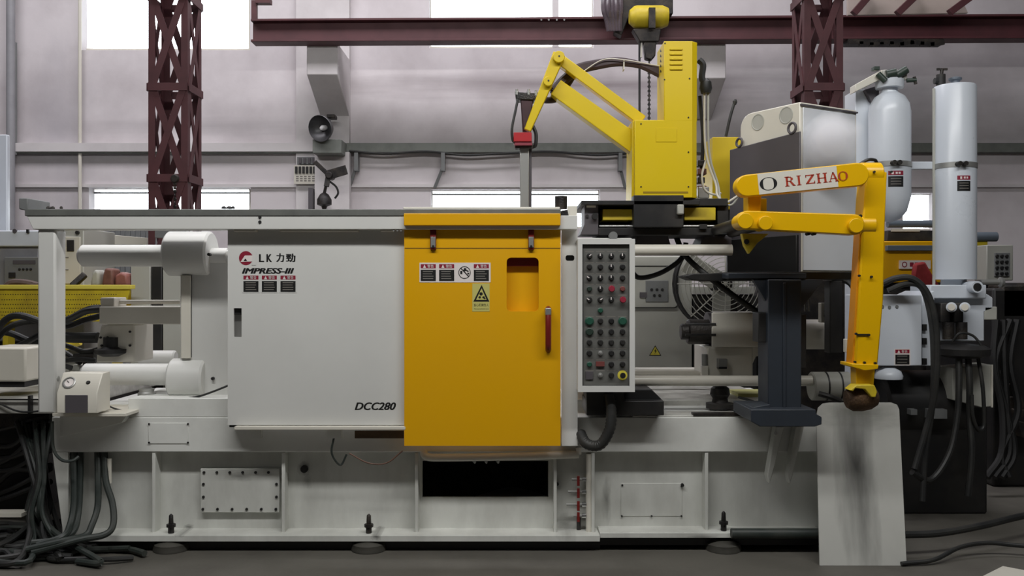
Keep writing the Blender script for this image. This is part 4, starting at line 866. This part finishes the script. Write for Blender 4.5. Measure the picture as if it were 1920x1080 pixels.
# hydraulic unit
hu = thing('hydraulic_unit', 'white box and valve block of hydraulic unit below gas bottles', 'hydraulic unit', W(1750, 900, 6.0))
hb_ = M().box(1640, 553, 1729, 686, 5.7, 6.2).build('box_cover', COOLW, hu, .006)
for (x, y) in ((1655, 575), (1668, 576), (1682, 575)): M().disc(x, y, 3, 5.695, 5.7, 10).build('screw', GREY, hb_)
warn(M(), 1677, 654, 1707, 685, 5.699, 3).build('warning_label', LBL, hb_)
M().poly([(1729, 555), (1752, 545), (1752, 686), (1729, 686)], 5.78, 6.2).build('side_panel', COOLW, hu, .004)
for y in (608, 634, 672): M().box(1730, y, 1738, y+12, 5.76, 5.79).build('side_slot', BLACK, hu)
M().lathe(W(1666, 710, 5.75), (0, 0, 1), [(.085, 0), (.088, .02), (.075, .05), (.04, .072)], 26).build('dome_cap', COOLW, hu)
M().poly([(1756, 548), (1846, 548), (1862, 558), (1862, 580), (1846, 585), (1846, 640), (1756, 640), (1752, 560)], 5.9, 6.2).build('valve_block', COOLW, hu, .008)
M().box(1744, 534, 1850, 560, 5.85, 6.15).build('block_top', COOLW, hu, .008)
for x in (1784, 1809):
    o = M().cyl(W(x, 576, 5.84), W(x, 576, 5.72), .032, seg=20).build('solenoid', COOLW, hu); M().cyl(W(x, 576, 5.72), W(x, 576, 5.7), .022, seg=20).build('solenoid_cap', PIPEW, o)
    M().box(x-20, 568, x-2, 605, 5.8, 5.9).build('solenoid_body', FURN, hu, .008); M().cyl(W(x-6, 636, 5.8), W(x-6, 604, 5.8), .035, seg=14).build('cartridge', BLACKM, hu)
M().disc(1833, 538, 11, 5.78, 6.0, 22).build('port_ring', COOLW, hu); M().disc(1833, 538, 7.5, 5.775, 5.78, 20).build('port', BLACK, hu)
M().hcyl(1838, 1872, 529, 5, 5.9, 14).build('outlet_pipe', SILVER, hu); M().lathe(W(1872, 529, 5.9), (1, 0, 0), [(.02, 0), (.035, .01), (.03, .03)], 12).build('flange', SILVER, hu)
M().box(1846, 575, 1870, 600, 5.9, 6.1).build('side_block', LGREY, hu, .006)
M().lathe(W(1805, 662, 5.75), (0, 0, 1), [(.1, -.03), (.16, -.01), (.165, .03), (.13, .05), (.05, .06)], 26).build('drip_pan', BLACK, hu)
M().ptube([(1786, 640, 5.72), (1800, 625, 5.7), (1825, 630, 5.7), (1845, 655, 5.68)], .008).build('drain_tube', RUB, hu)
M().hcyl(1640, 1790, 760, 66, 6.1, 32, 0, .02).build('motor', BLACK, hu); M().box(1640, 800, 1850, 990, 5.9, 6.5).build('tank', BLACK, hu, .01)
M().box(1742, 768, 1776, 785, 5.8, 5.9).build('nameplate', GREY, hu); M().box(1708, 768, 1720, 778, 5.8, 5.9).build('terminal', GREY, hu)
jb = thing('junction_box', 'white junction box behind hanging hoses at right', 'junction box', W(1825, 765, 6.0)); M().poly([(1786, 690), (1862, 684), (1862, 762), (1840, 764), (1786, 750)], 5.8, 6.0).build('box', LGREY, jb, .005); M().box(1859, 684, 1862, 764, 5.79, 5.8).build('edge_strip', PIPEW, jb); M().box(1800, 764, 1850, 990, 5.95, 6.05).build('stand', BLACK, jb)
grp = 'black hoses hanging from the hydraulic unit'
hh = ['outer black hose arching over the white box cover', 'inner black hose arching over the white box cover', 'black hose curving from drip pan down to the left', 'black hose hanging straight down below the drip pan', 'thin dark hose looping back in front of junction box']
for lab, (pts, r) in zip(hh, (([(1655, 532, 5.62), (1680, 522, 5.6), (1710, 522, 5.58), (1736, 545, 5.56), (1752, 590, 5.55), (1757, 660, 5.55), (1752, 740, 5.55), (1738, 800, 5.55), (1715, 880, 5.5)], .02),
               ([(1665, 545, 5.62), (1700, 532, 5.6), (1728, 540, 5.58), (1744, 590, 5.57), (1750, 660, 5.56), (1748, 760, 5.57), (1735, 850, 5.55), (1730, 940, 5.5)], .018),
               ([(1798, 672, 5.68), (1798, 720, 5.66), (1795, 780, 5.64), (1780, 850, 5.6), (1745, 900, 5.55), (1710, 885, 5.5)], .02),
               ([(1815, 670, 5.68), (1818, 720, 5.66), (1818, 780, 5.66), (1822, 850, 5.62), (1815, 930, 5.6)], .02),
               ([(1834, 672, 5.68), (1842, 720, 5.66), (1845, 770, 5.66), (1844, 800, 5.66), (1834, 806, 5.64), (1824, 780, 5.62), (1822, 740, 5.62)], .012))):
    M().ptube(pts, r, 10).single('hydraulic_hose', lab, 'hose', RUB, group=grp)
# floor hoses on the right
M().ptube([(1690, 1003, 4.95), (1760, 1000, 5.0), (1840, 986, 5.1), (1930, 965, 5.3), (2040, 950, 5.5)], .02, 10).single('floor_hose', 'dark hose lying on floor from shield sheet to right, farther one', 'hose', RUB)
M().ptube([(1690, 1057, 4.79), (1750, 1050, 4.82), (1800, 1026, 4.93), (1850, 1018, 4.98), (1900, 1022, 4.97), (1990, 1030, 4.9)], .012, 10).single('floor_hose', 'thin dark hose curving on floor beside white shield sheet', 'hose', RUB)
m = M(); p = [W(1880, 1061, 4.735), W(1790, 1106, 4.36), W(1960, 1160, 4.0), W(2030, 1090, 4.49)]
for q in p: q.z = .02
m.prism(p, Vector((0, 0, -.019))); m.single('floor_sheet', 'corner of a white sheet lying on the floor, bottom right', 'sheet', PIPEW, .003)

# ================================================================== background behind the machine
ec = thing('electrical_cabinet', 'light grey electrical cabinet with yellow high voltage triangle', 'cabinet', W(1250, 745, 7.5))
M().box(1180, 480, 1298, 900, 7.5, 8.1).build('body', LGREY, ec, .01)
M().plate(rrect(1170, 498, 1272, 578, 8), [rrect(1171, 499.5, 1270.5, 576, 7)], 7.46, .04).build('display_frame', BLACK, ec); M().box(1172, 500, 1270, 576, 7.47, 7.5).build('display_panel', LGREY, ec)
M().box(1211, 526, 1253, 566, 7.455, 7.47).build('meter_panel', GREY, ec, .003)
for (x, y) in ((1222, 543), (1232, 543), (1242, 543), (1227, 554), (1237, 554)): M().disc(x, y, 2.6, 7.445, 7.455, 10).build('indicator', BLACK, ec)
M().box(1200, 548, 1213, 558, 7.45, 7.47).build('breaker', DGREY, ec)
m = M(); flat(m, [(1228.5, 647.5), (1240, 667), (1217, 667)], 7.498, 1); flat(m, [(1228.5, 650), (1237.8, 665.6), (1219.2, 665.6)], 7.497, 0)
flat(m, [(1230, 652.5), (1226.5, 659), (1228.8, 658.6), (1227, 664.5), (1231.5, 657), (1229, 657.4)], 7.496, 1); m.build('high_voltage_sign', [INKY, INKB], ec)
M().ptube([(1180, 500, 5.6), (1196, 520, 5.6), (1230, 515, 5.6), (1262, 498, 5.6), (1282, 478, 5.6), (1286, 455, 5.6)], .016, 10).single('power_cable', 'thick black cable looping beside the control panel', 'cable', RUB)
M().ptube([(1266, 440, 5.6), (1284, 478, 5.58), (1320, 512, 5.5), (1372, 552, 5.4), (1420, 585, 5.3), (1440, 600, 5.1)], .018, 10).single('power_cable', 'thick black cable running down from robot slide to column', 'cable', RUB)
fn_ = thing('industrial_fan', 'round caged floor fan standing behind the tie bars', 'fan', W(1357, 760, 7.0)); fc = W(1357, 532, 7.0); FR = 90*7/F
def ringpts(c, r, n=36): return [c + Vector((r*math.cos(2*math.pi*k/n), 0, r*math.sin(2*math.pi*k/n))) for k in range(n+1)]
M().tube(ringpts(fc, FR), .012, 8, 1).build('rim', BLACK, fn_); M().tube(ringpts(fc + Vector((0, .16, 0)), FR*.97), .012, 8, 1).build('rim', BLACK, fn_)
m = M()
for k in range(1, 11): m.tube(ringpts(fc + Vector((0, -.06*(1-(k/11)**2), 0)), FR*k/11, 32), .0035, 5, 1)
o = m.build('grille', LGREY, fn_); o['kind'] = 'stuff'
for k in range(8):
    a = k*math.pi/4; M().tube([fc + Vector((0, -.065, 0)), fc + Vector((FR*.5*math.cos(a), -.05, FR*.5*math.sin(a))), fc + Vector((FR*math.cos(a), 0, FR*math.sin(a)))], .005, 6, 4).build('spoke', LGREY, fn_)
M().lathe(fc + Vector((0, -.02, 0)), (0, 1, 0), [(.05, 0), (.07, .02), (.07, .26), (.05, .28)], 18).build('motor', BLACK, fn_)
for k in range(3):
    a = k*2*math.pi/3 + .5; M().bar(fc + Vector((.05*math.cos(a), .05, .05*math.sin(a))), fc + Vector((FR*.88*math.cos(a), .07, FR*.88*math.sin(a))), .16, .01, 0, (.3*math.sin(a), 1, -.3*math.cos(a))).build('blade', LGREY, fn_, .002)
M().cyl(Vector((fc.x, 7.16, .04)), Vector((fc.x, 7.16, fc.z-.06)), .03, seg=12).build('pole', BLACK, fn_); M().lathe((fc.x, 7.16, 0), (0, 0, 1), [(.28, 0), (.28, .02), (.05, .05)], 24).build('foot', BLACK, fn_)
dm = thing('dark_machine', 'dark machine block in shadow behind the shot cylinder', 'machine', W(1440, 760, 7.6)); M().box(1300, 552, 1420, 900, 7.5, 7.9).build('body', FURN, dm, .01); M().box(1420, 525, 1600, 900, 7.6, 7.88).build('housing', BLACKM, dm, .01); M().box(1298, 537, 1414, 551, 7.45, 7.9).build('top_tray', LGREY, dm, .004)
for k in range(4): M().bar(W(1302+k*12, 770, 7.4), W(1306+k*12, 728, 7.45), .012, .012).build('rod', LGREY, dm)
for k in range(9): M().box(1304+k*13, 556, 1310+k*13, 586, 7.48, 7.5).build('fin', BLACKM, dm)
M().poly([(1281, 518), (1300, 513), (1372, 512), (1372, 526), (1330, 527), (1298, 525)], 5.0, 5.2).build('tray_wing', BLACK, st, .004)
mm = M(); mm.cyl(W(1376, 524, 6.0), W(1376, 462, 6.0), .05, seg=18); mm.single('air_filter', 'grey cylindrical air filter hanging under the tie bar', 'filter', mat('smoked_grey_plastic', (120, 122, 122), .3, dirt=.3, scale=12))

# right background machine
rm = thing('yellow_machine', 'yellow background machine with small pink sign between bottles', 'machine', W(1700, 520, 8.0))
M().box(1655, 452, 1765, 530, 7.8, 8.6).build('cover', YEL, rm, .01); o = M().box(1688, 488, 1745, 504, 7.77, 7.8).build('sign', INKW, rm)
m = M(); m.add([W(696 + 1000 + 5*math.cos(a*math.pi/9), 496 + 5.5*math.sin(a*math.pi/9), 7.768) for a in range(18)], [tuple(range(18))], 0); m.add([W(696 + 1000 + 3.2*math.cos(a*math.pi/9), 496 + 3.6*math.sin(a*math.pi/9), 7.767) for a in range(18)], [tuple(range(18))], 1)
for k in range(3): flat(m, rect(1706+k*9, 492, 1713+k*9, 500), 7.768, 0)
m.build('print', [INKR, INKW], o)
M().hcyl(1664, 1756, 420, 7, 7.9, 18).build('rail_tube', BLUEG, rm); M().box(1664, 432, 1756, 452, 7.9, 8.4).build('slide', FURN, rm, .006); M().box(1672, 429, 1725, 434, 7.88, 7.9).build('bright_strip', PIPEW, rm); M().box(1664, 460, 1750, 470, 7.75, 7.82).build('edge_beam', BLUEG, rm, .004)
M().hcyl(1822, 1868, 444, 9, 7.9, 18).build('rail_tube', BLUEG, rm); M().box(1824, 452, 1852, 520, 7.9, 8.2).build('side_cover', YELB, rm, .004)
M().box(1650, 530, 1860, 900, 7.9, 8.6).build('bed', FURN, rm, .01)
m = M(); m.poly([(1716, 494), (1736, 490), (1748, 512), (1764, 536), (1758, 548), (1724, 546), (1712, 520)], 7.3, 7.36); m.single('red_cloth', 'crumpled red cloth draped in front of yellow background machine', 'cloth', mat('faded_red_cloth', (150, 44, 46), .8, dirt=.3, scale=12), .02)
hm_ = thing('operator_panel', 'small white operator panel with dark buttons at right edge', 'control panel', W(1878, 525, 7.4)); M().box(1850, 459, 1900, 526, 7.4, 7.6).build('case', LGREY, hm_, .008); M().box(1866, 474, 1894, 518, 7.38, 7.4).build('keypad', GREY, hm_, .002)
for j in range(4):
    for i in range(3): M().disc(1871+i*9, 480+j*11, 2.8, 7.36, 7.38, 8).build('push_button', BLACK, hm_)
M().box(1872, 526, 1884, 1000, 7.45, 7.55).build('post', FURN, hm_)
dk = thing('dark_press', 'dark grimy press machine at the right edge of the picture', 'machine', W(1900, 900, 6.9)); M().box(1862, 540, 2010, 960, 6.7, 7.8).build('body', BLACK, dk, .02); M().box(1876, 530, 2000, 600, 6.7, 6.9).build('head', BLACKM, dk, .03)
M().box(1880, 628, 2000, 634, 6.8, 6.9).build('ledge', FURN, dk)
r5 = random.Random(5)
for k in range(4): M().ptube([(1868+k*13, 600, 6.6), (1860+k*10 + r5.uniform(-14, 14), 680, 6.55), (1872+k*8 + r5.uniform(-16, 16), 770, 6.5), (1866+k*9 + r5.uniform(-20, 20), 850, 6.45), (1850+k*14, 895, 6.4)], .026, 8).build('hose', MATS['deep_black'], dk)
for k in range(5): M().poly([(1872+k*9, 700+k*22), (1900+k*8, 690+k*26), (1912+k*6, 720+k*22), (1880+k*10, 735+k*22)], 6.62-.02*k, 6.7).build('casting_guard', BLACKM, dk, .01)

# left background
lm = thing('grey_machine', 'grey background machine with control face at left edge', 'machine', W(40, 600, 7.8)); M().box(-120, 432, 76, 462, 7.8, 8.6).build('top_cover', COOLW, lm, .01); M().box(-120, 462, 72, 640, 7.84, 8.6).build('body', PIPEG, lm, .01)
M().box(8, 482, 72, 532, 7.78, 7.84).build('control_face', GREY, lm, .004); M().box(24, 488, 66, 495, 7.775, 7.78).build('name_strip', DGREY, lm)
for k in range(4): M().disc(36+k*7, 505, 2.3, 7.77, 7.78, 8).build('push_button', BLACK, lm)
M().box(16, 511, 28, 521, 7.77, 7.78).build('display', BLACK, lm); M().box(-120, 640, 72, 900, 7.9, 8.6).build('bed', FURN, lm)
M().disc(27, 433, 4, 7.79, 7.85, 10).build('latch', DGREY, lm); M().box(49, 430, 53, 437, 7.78, 7.8).build('hook', BLACK, lm)
M().box(-60, 252, 13, 1000, 8.66, 8.72).single('white_hopper', 'tall pale blue white panel at the very left edge', 'panel', COOLW, .01)
lc = thing('white_control_cabinet', 'white cabinet with small black display behind the left post', 'cabinet', W(128, 600, 7.6)); M().box(86, 428, 157, 760, 7.6, 8.2).build('body', LGREY, lc, .008); M().box(104, 444, 150, 532, 7.585, 7.6).build('door', PIPEW, lc, .003)
M().box(125, 450, 138, 471, 7.575, 7.585).build('display', BLACK, lc); M().box(108, 442, 122, 446, 7.578, 7.585).build('name_strip', DGREY, lc)
for y in (482, 505): M().box(112, y, 128, y+1.6, 7.58, 7.585).build('print_line', INKG, lc)
M().disc(144, 436, 3.5, 7.58, 7.6, 14).build('key_lock', BLACK, lc)
rs = thing('roller_shutter', 'grey ribbed metal shutter under the lower left window', 'shutter', W(220, 480, 10.6)); 
for k in range(14): M().box(158+k*9.6, 428, 166.6+k*9.6, 800, 10.6 + .012*(k % 2), 10.66).build('slat', GREY, rs, .003)
M().poly([(208, 440), (276, 446), (276, 459), (276, 900), (268, 900), (268, 459), (208, 459)], 8.4, 8.5).single('white_hood', 'white slanted hood panel on thin leg before ribbed shutter', 'panel', PIPEW, .004)
lt = thing('yellow_bin', 'long yellow perforated metal bin behind the left tie bars', 'bin', W(110, 600, 7.1)); hs = []
m = M(); m.poly([(-60, 540), (245, 540), (226, 598), (-60, 598)], 7.1, 7.12); m.build('front_panel', YELB, lt, .002); M().box(-60, 534, 246, 542, 7.08, 7.16).build('rim', mat('pale_yellow_rim', (228, 212, 90), .4, dirt=.1), lt, .004); M().box(-60, 596, 228, 603, 7.1, 7.72).build('floor_pan', YELB, lt, .003); M().box(-60, 534, 246, 540, 7.68, 7.74).build('rim', YELB, lt)
M().box(-60, 540, 245, 598, 7.7, 7.72).build('rear_panel', YELB, lt)
m = M()
for j, y in enumerate((552, 562, 571, 578, 585, 591)):
    for k in range(58):
        x = -40 + k*4.6 + (j % 2)*2.3
        if x < 222: m.disc(x, y, 1.1, 7.0985, 7.1, 6)
o = m.build('perforations', mat('dark_hole', (70, 62, 22), .8, dirt=0), lt); o['kind'] = 'stuff'
for x in (10, 215): M().box(x-5, 602, x+5, 900, 7.2, 7.3).build('leg', YELB, lt)
for i, (pts, mt) in enumerate((([(168, 536), (172, 512), (178, 504), (186, 510), (185, 536)], LGREY), ([(190, 536), (192, 516), (196, 502), (212, 504), (212, 536)], COPPER), ([(214, 536), (215, 516), (226, 510), (238, 514), (240, 536)], mat('red_brown_cast', (150, 96, 88), .45, dirt=.3, scale=12)))):
    M().poly(pts, 7.25, 7.4).single('casting', ('pale rounded casting lying in yellow bin, leftmost', 'brown block casting standing in the yellow bin', 'reddish casting at the right end of yellow bin')[i], 'casting', mt, .02, 'castings in the yellow bin', 3)
M().bar(W(135, 537, 7.2), W(160, 514, 7.25), .05, .05).single('casting', 'dark bar leaning out of the yellow bin', 'bar', BLACKM, .01)
M().ptube([(12, 537, 7.25), (25, 530, 7.25), (50, 531, 7.25), (72, 536, 7.25)], .03).single('casting', 'dark bent runner lying in yellow bin at left', 'casting', mat('brown_runner_metal', (98, 82, 76), .5, .2, dirt=.3, scale=12), 0, 'castings in the yellow bin')
for x0, x1, mt, lab in ((245, 282, LGREY, 'narrow light grey cabinet between tie bars at left'), (284, 304, BLACK, 'black upright panel between pale cabinets at left'), (305, 340, LGREY, 'pale cabinet partly hidden by the left platen')):
    M().box(x0, 496, x1, 790, 7.3, 7.7).single('narrow_cabinet', lab, 'cabinet', mt, .008)
M().box(350-60, 428, 350, 446, 7.2, 7.25).single('wall_switch_box', 'small grey switch box under the rail at left', 'switch box', GREY, .004)
# left tank and table
tk_ = thing('oil_tank', 'low white oil tank top beside the left end of bed', 'tank', W(20, 800, 5.6)); M().box(-120, 748, 100, 776, 5.22, 7.2).build('top', TOPW, tk_, .006); M().box(-120, 776, 92, 800, 5.6, 7.1).build('body', BLACKM, tk_); M().box(-120, 800, 60, 1000, 5.9, 7.1).build('lower_body', BLACK, tk_)
M().ptube([(-10, 752, 5.2), (30, 770, 5.19), (60, 772, 5.19), (92, 768, 5.2)], .006).build('cable', RUB, tk_); M().box(52, 742, 57, 776, 5.19, 5.22).build('clip', BLACK, tk_); M().bar(W(-20, 749, 5.2), W(75, 749, 5.2), .008, .008).build('edge_trim', BLACK, tk_)
M().box(-40, 652, 48, 716, 5.3, 5.62).single('white_box', 'white box standing on the oil tank at the left edge', 'box', PIPEW, .012); M().box(-40, 716, 46, 726, 5.32, 5.6).single('rubber_pad', 'black rubber pad under the white box at left edge', 'pad', BLACK)
# hose tangle over the tank
g1 = 'black hoses over the oil tank'
base = [([(-20, 640, 5.9), (10, 600, 5.85), (40, 592, 5.8), (90, 606, 5.75), (130, 598, 5.7), (160, 584, 5.65), (190, 580, 5.62)], .022), ([(-20, 650, 6.0), (20, 612, 5.95), (70, 602, 5.9), (120, 612, 5.8), (160, 600, 5.75), (190, 592, 5.7)], .02), ([(-20, 660, 6.0), (30, 650, 5.95), (80, 625, 5.9), (130, 598, 5.8), (165, 580, 5.7), (190, 577, 5.66)], .02),
        ([(100, 632, 5.7), (140, 633, 5.7), (184, 633, 5.68)], .034), ([(100, 640, 5.75), (130, 650, 5.75), (160, 660, 5.75), (184, 655, 5.72)], .016), ([(60, 700, 5.8), (100, 682, 5.75), (140, 674, 5.7), (180, 676, 5.7)], .016), ([(50, 706, 5.6), (80, 690, 5.6), (110, 684, 5.6), (135, 690, 5.65)], .016), ([(-20, 690, 6.2), (30, 655, 6.1), (80, 640, 6.0), (120, 660, 5.9), (150, 680, 5.8)], .018), ([(-20, 620, 6.2), (20, 625, 6.1), (60, 640, 6.0), (100, 636, 5.9)], .022)]
bl_ = ['black hose arching highest over the oil tank to the ejector beam', 'second black hose arching over the oil tank under the top one', 'black hose rising from behind the white box to ejector beam', 'thickest black hose, straight and level, into the ejector bracket', 'thin black hose sagging below the thick level hose', 'thin black hose running behind the left post above gauge box', 'black hose crossing low behind the left post toward dark valve cluster', 'black hose dropping from the far tank edge to valve cluster', 'farthest black hose lying level on the oil tank']
for lab, (pts, r) in zip(bl_, base): M().ptube(pts, r, 10).single('hydraulic_hose', lab, 'hose', RUB, group=g1)
M().ptube([(50, 692, 6.3), (80, 660, 6.3), (120, 650, 6.3), (150, 640, 6.3)], .03, 8).single('yellow_hose', 'yellow hose among the black hoses on the tank', 'hose', YELB)
vb = thing('valve_cluster', 'dark greasy valve cluster with elbows beside the ejector bracket', 'valve', W(155, 700, 5.8))
M().box(148, 655, 172, 676, 5.75, 5.9).build('body', BLACKM, vb, .01); M().cyl(W(140, 668, 5.76), W(178, 668, 5.74), .02, seg=12).build('spool', FURN, vb); M().box(155, 676, 163, 702, 5.75, 5.85).build('stem', BLACKM, vb); M().box(128, 685, 150, 702, 5.8, 5.95).build('block', LGREY, vb, .006)
# hose bundle at lower left
g2 = 'black hoses piled on the floor at left'
rnd = random.Random(3)
for k in range(20):
    x0 = rnd.uniform(30, 98); x1 = x0*.35 + rnd.uniform(40, 62); Y0 = 5.35 + rnd.uniform(-.15, .2); xe = rnd.uniform(-60, 200); ye = rnd.uniform(1000, 1060)
    Ye = EYE*F/(ye+12-540)
    pts = [W(x0, 792, Y0+.2), W(x0*.6+x1*.4, 830, Y0), W(x1, 895, Y0-.1), W(x1 + rnd.uniform(-16, 22), 960, Y0-.15), W(.6*x1+.4*xe, 1010, (Y0+Ye)/2-.03), W(xe, ye, Ye)]
    for p in pts: p.z = max(p.z, .02)
    q = pts[-1] + Vector((rnd.uniform(-.5, .25), rnd.uniform(-.1, .2), 0)); q.z = .02; pts.append(q)
    M().tube(pts, rnd.choice((.012, .014, .017)), 8, 6).single('hydraulic_hose', 'black hose falling from the tank into floor pile at left', 'hose', rnd.choice((RUB, RUB, RUBG)), group=g2)
for k in range(16):
    y = rnd.uniform(985, 1058); x = rnd.uniform(-80, 60); Y = EYE*F/(y-540); c = W(x, y, Y); c.z = .02; pts = []
    for i in range(6): pts.append(c + Vector((i*.13 + rnd.uniform(-.03, .03), rnd.uniform(-.09, .09), .02*rnd.random())))
    M().tube(pts, rnd.choice((.012, .015, .018)), 8, 6).single('hydraulic_hose', 'black hose lying loose on the floor at left', 'hose', rnd.choice((RUB, RUB, RUBG)), group='loose hoses on the floor at left')
for k in range(8):
    y = 820 + k*18; pts = [W(-40, y + rnd.uniform(-20, 40), 5.8), W(20, y - 10 + rnd.uniform(-15, 15), 5.65), W(60, y - 30, 5.5), W(95, y - 40 + rnd.uniform(-10, 10), 5.45)]
    M().tube(pts, .018, 8, 6).single('hydraulic_hose', 'black hose arching sideways below the oil tank', 'hose', RUB, group='hoses below the oil tank')
M().box(-40, 963, 40, 970, 5.2, 5.3).single('angle_iron', 'white steel angle among black hoses near the left edge', 'steel bar', PIPEW)
# chain on the left column
ch = M()
for k in range(9):
    c = W(328, 345 + k*7, 7.975); ch.lathe(c, (1, 0, .1) if k % 2 else (.1, 1, 0), [(.012, -.006), (.017, 0), (.012, .006)], 8)
o = thing('hoist_chain', 'short dark chain and hook hanging on the left lattice column', 'chain', W(328, 400, 7.9)); cc = ch.build('chain', BLACKM, o); cc['kind'] = 'stuff'; M().lathe(W(328, 335, 7.975), (0, 1, 0), [(.03, -.02), (.04, 0), (.03, .02)], 14).build('hook', BLACKM, o)
# drifting vapour beside the white cabinet
v = bpy.data.materials.new('vapour'); v.use_nodes = True; N = v.node_tree.nodes; L = v.node_tree.links; N.remove(N['Principled BSDF'])
pv = N.new('ShaderNodeVolumePrincipled'); pv.inputs['Color'].default_value = (.98, .98, 1, 1); pv.inputs['Anisotropy'].default_value = -.2
tc = N.new('ShaderNodeTexCoord'); ns = N.new('ShaderNodeTexNoise'); ns.inputs['Scale'].default_value = 6; ns.inputs['Detail'].default_value = 5; L.new(tc.outputs['Object'], ns.inputs[0])
mp = N.new('ShaderNodeMapping'); mp.inputs['Location'].default_value = (0, 0, -1); mp.inputs['Scale'].default_value = (1/.21, 1/.13, 1/.2); L.new(tc.outputs['Object'], mp.inputs[0])
ln = N.new('ShaderNodeVectorMath'); ln.operation = 'LENGTH'; L.new(mp.outputs[0], ln.inputs[0])
ad = N.new('ShaderNodeMath'); ad.operation = 'MULTIPLY_ADD'; L.new(ns.outputs['Fac'], ad.inputs[0]); ad.inputs[1].default_value = .9; L.new(ln.outputs['Value'], ad.inputs[2])
rr = N.new('ShaderNodeMapRange'); rr.inputs[1].default_value = .55; rr.inputs[2].default_value = 1.35; rr.inputs[3].default_value = 24; rr.inputs[4].default_value = 0; L.new(ad.outputs[0], rr.inputs[0]); L.new(rr.outputs[0], pv.inputs['Density'])
L.new(pv.outputs[0], N['Material Output'].inputs['Volume'])
c = W(1558, 262, 5.16); prof = [(.001, -.2)] + [(math.cos(a)*.21, math.sin(a)*.2) for a in (-1.2, -.8, -.4, 0, .4, .8, 1.2)] + [(.001, .2)]
m = M(); m.lathe(c, (0, 0, 1), prof, 24); 
for q in m.v: q.y = c.y + (q.y - c.y)*.62
o = m.single('steam', 'soft white puff of vapour in front of the white cabinet door', 'vapour', v); o['kind'] = 'stuff'
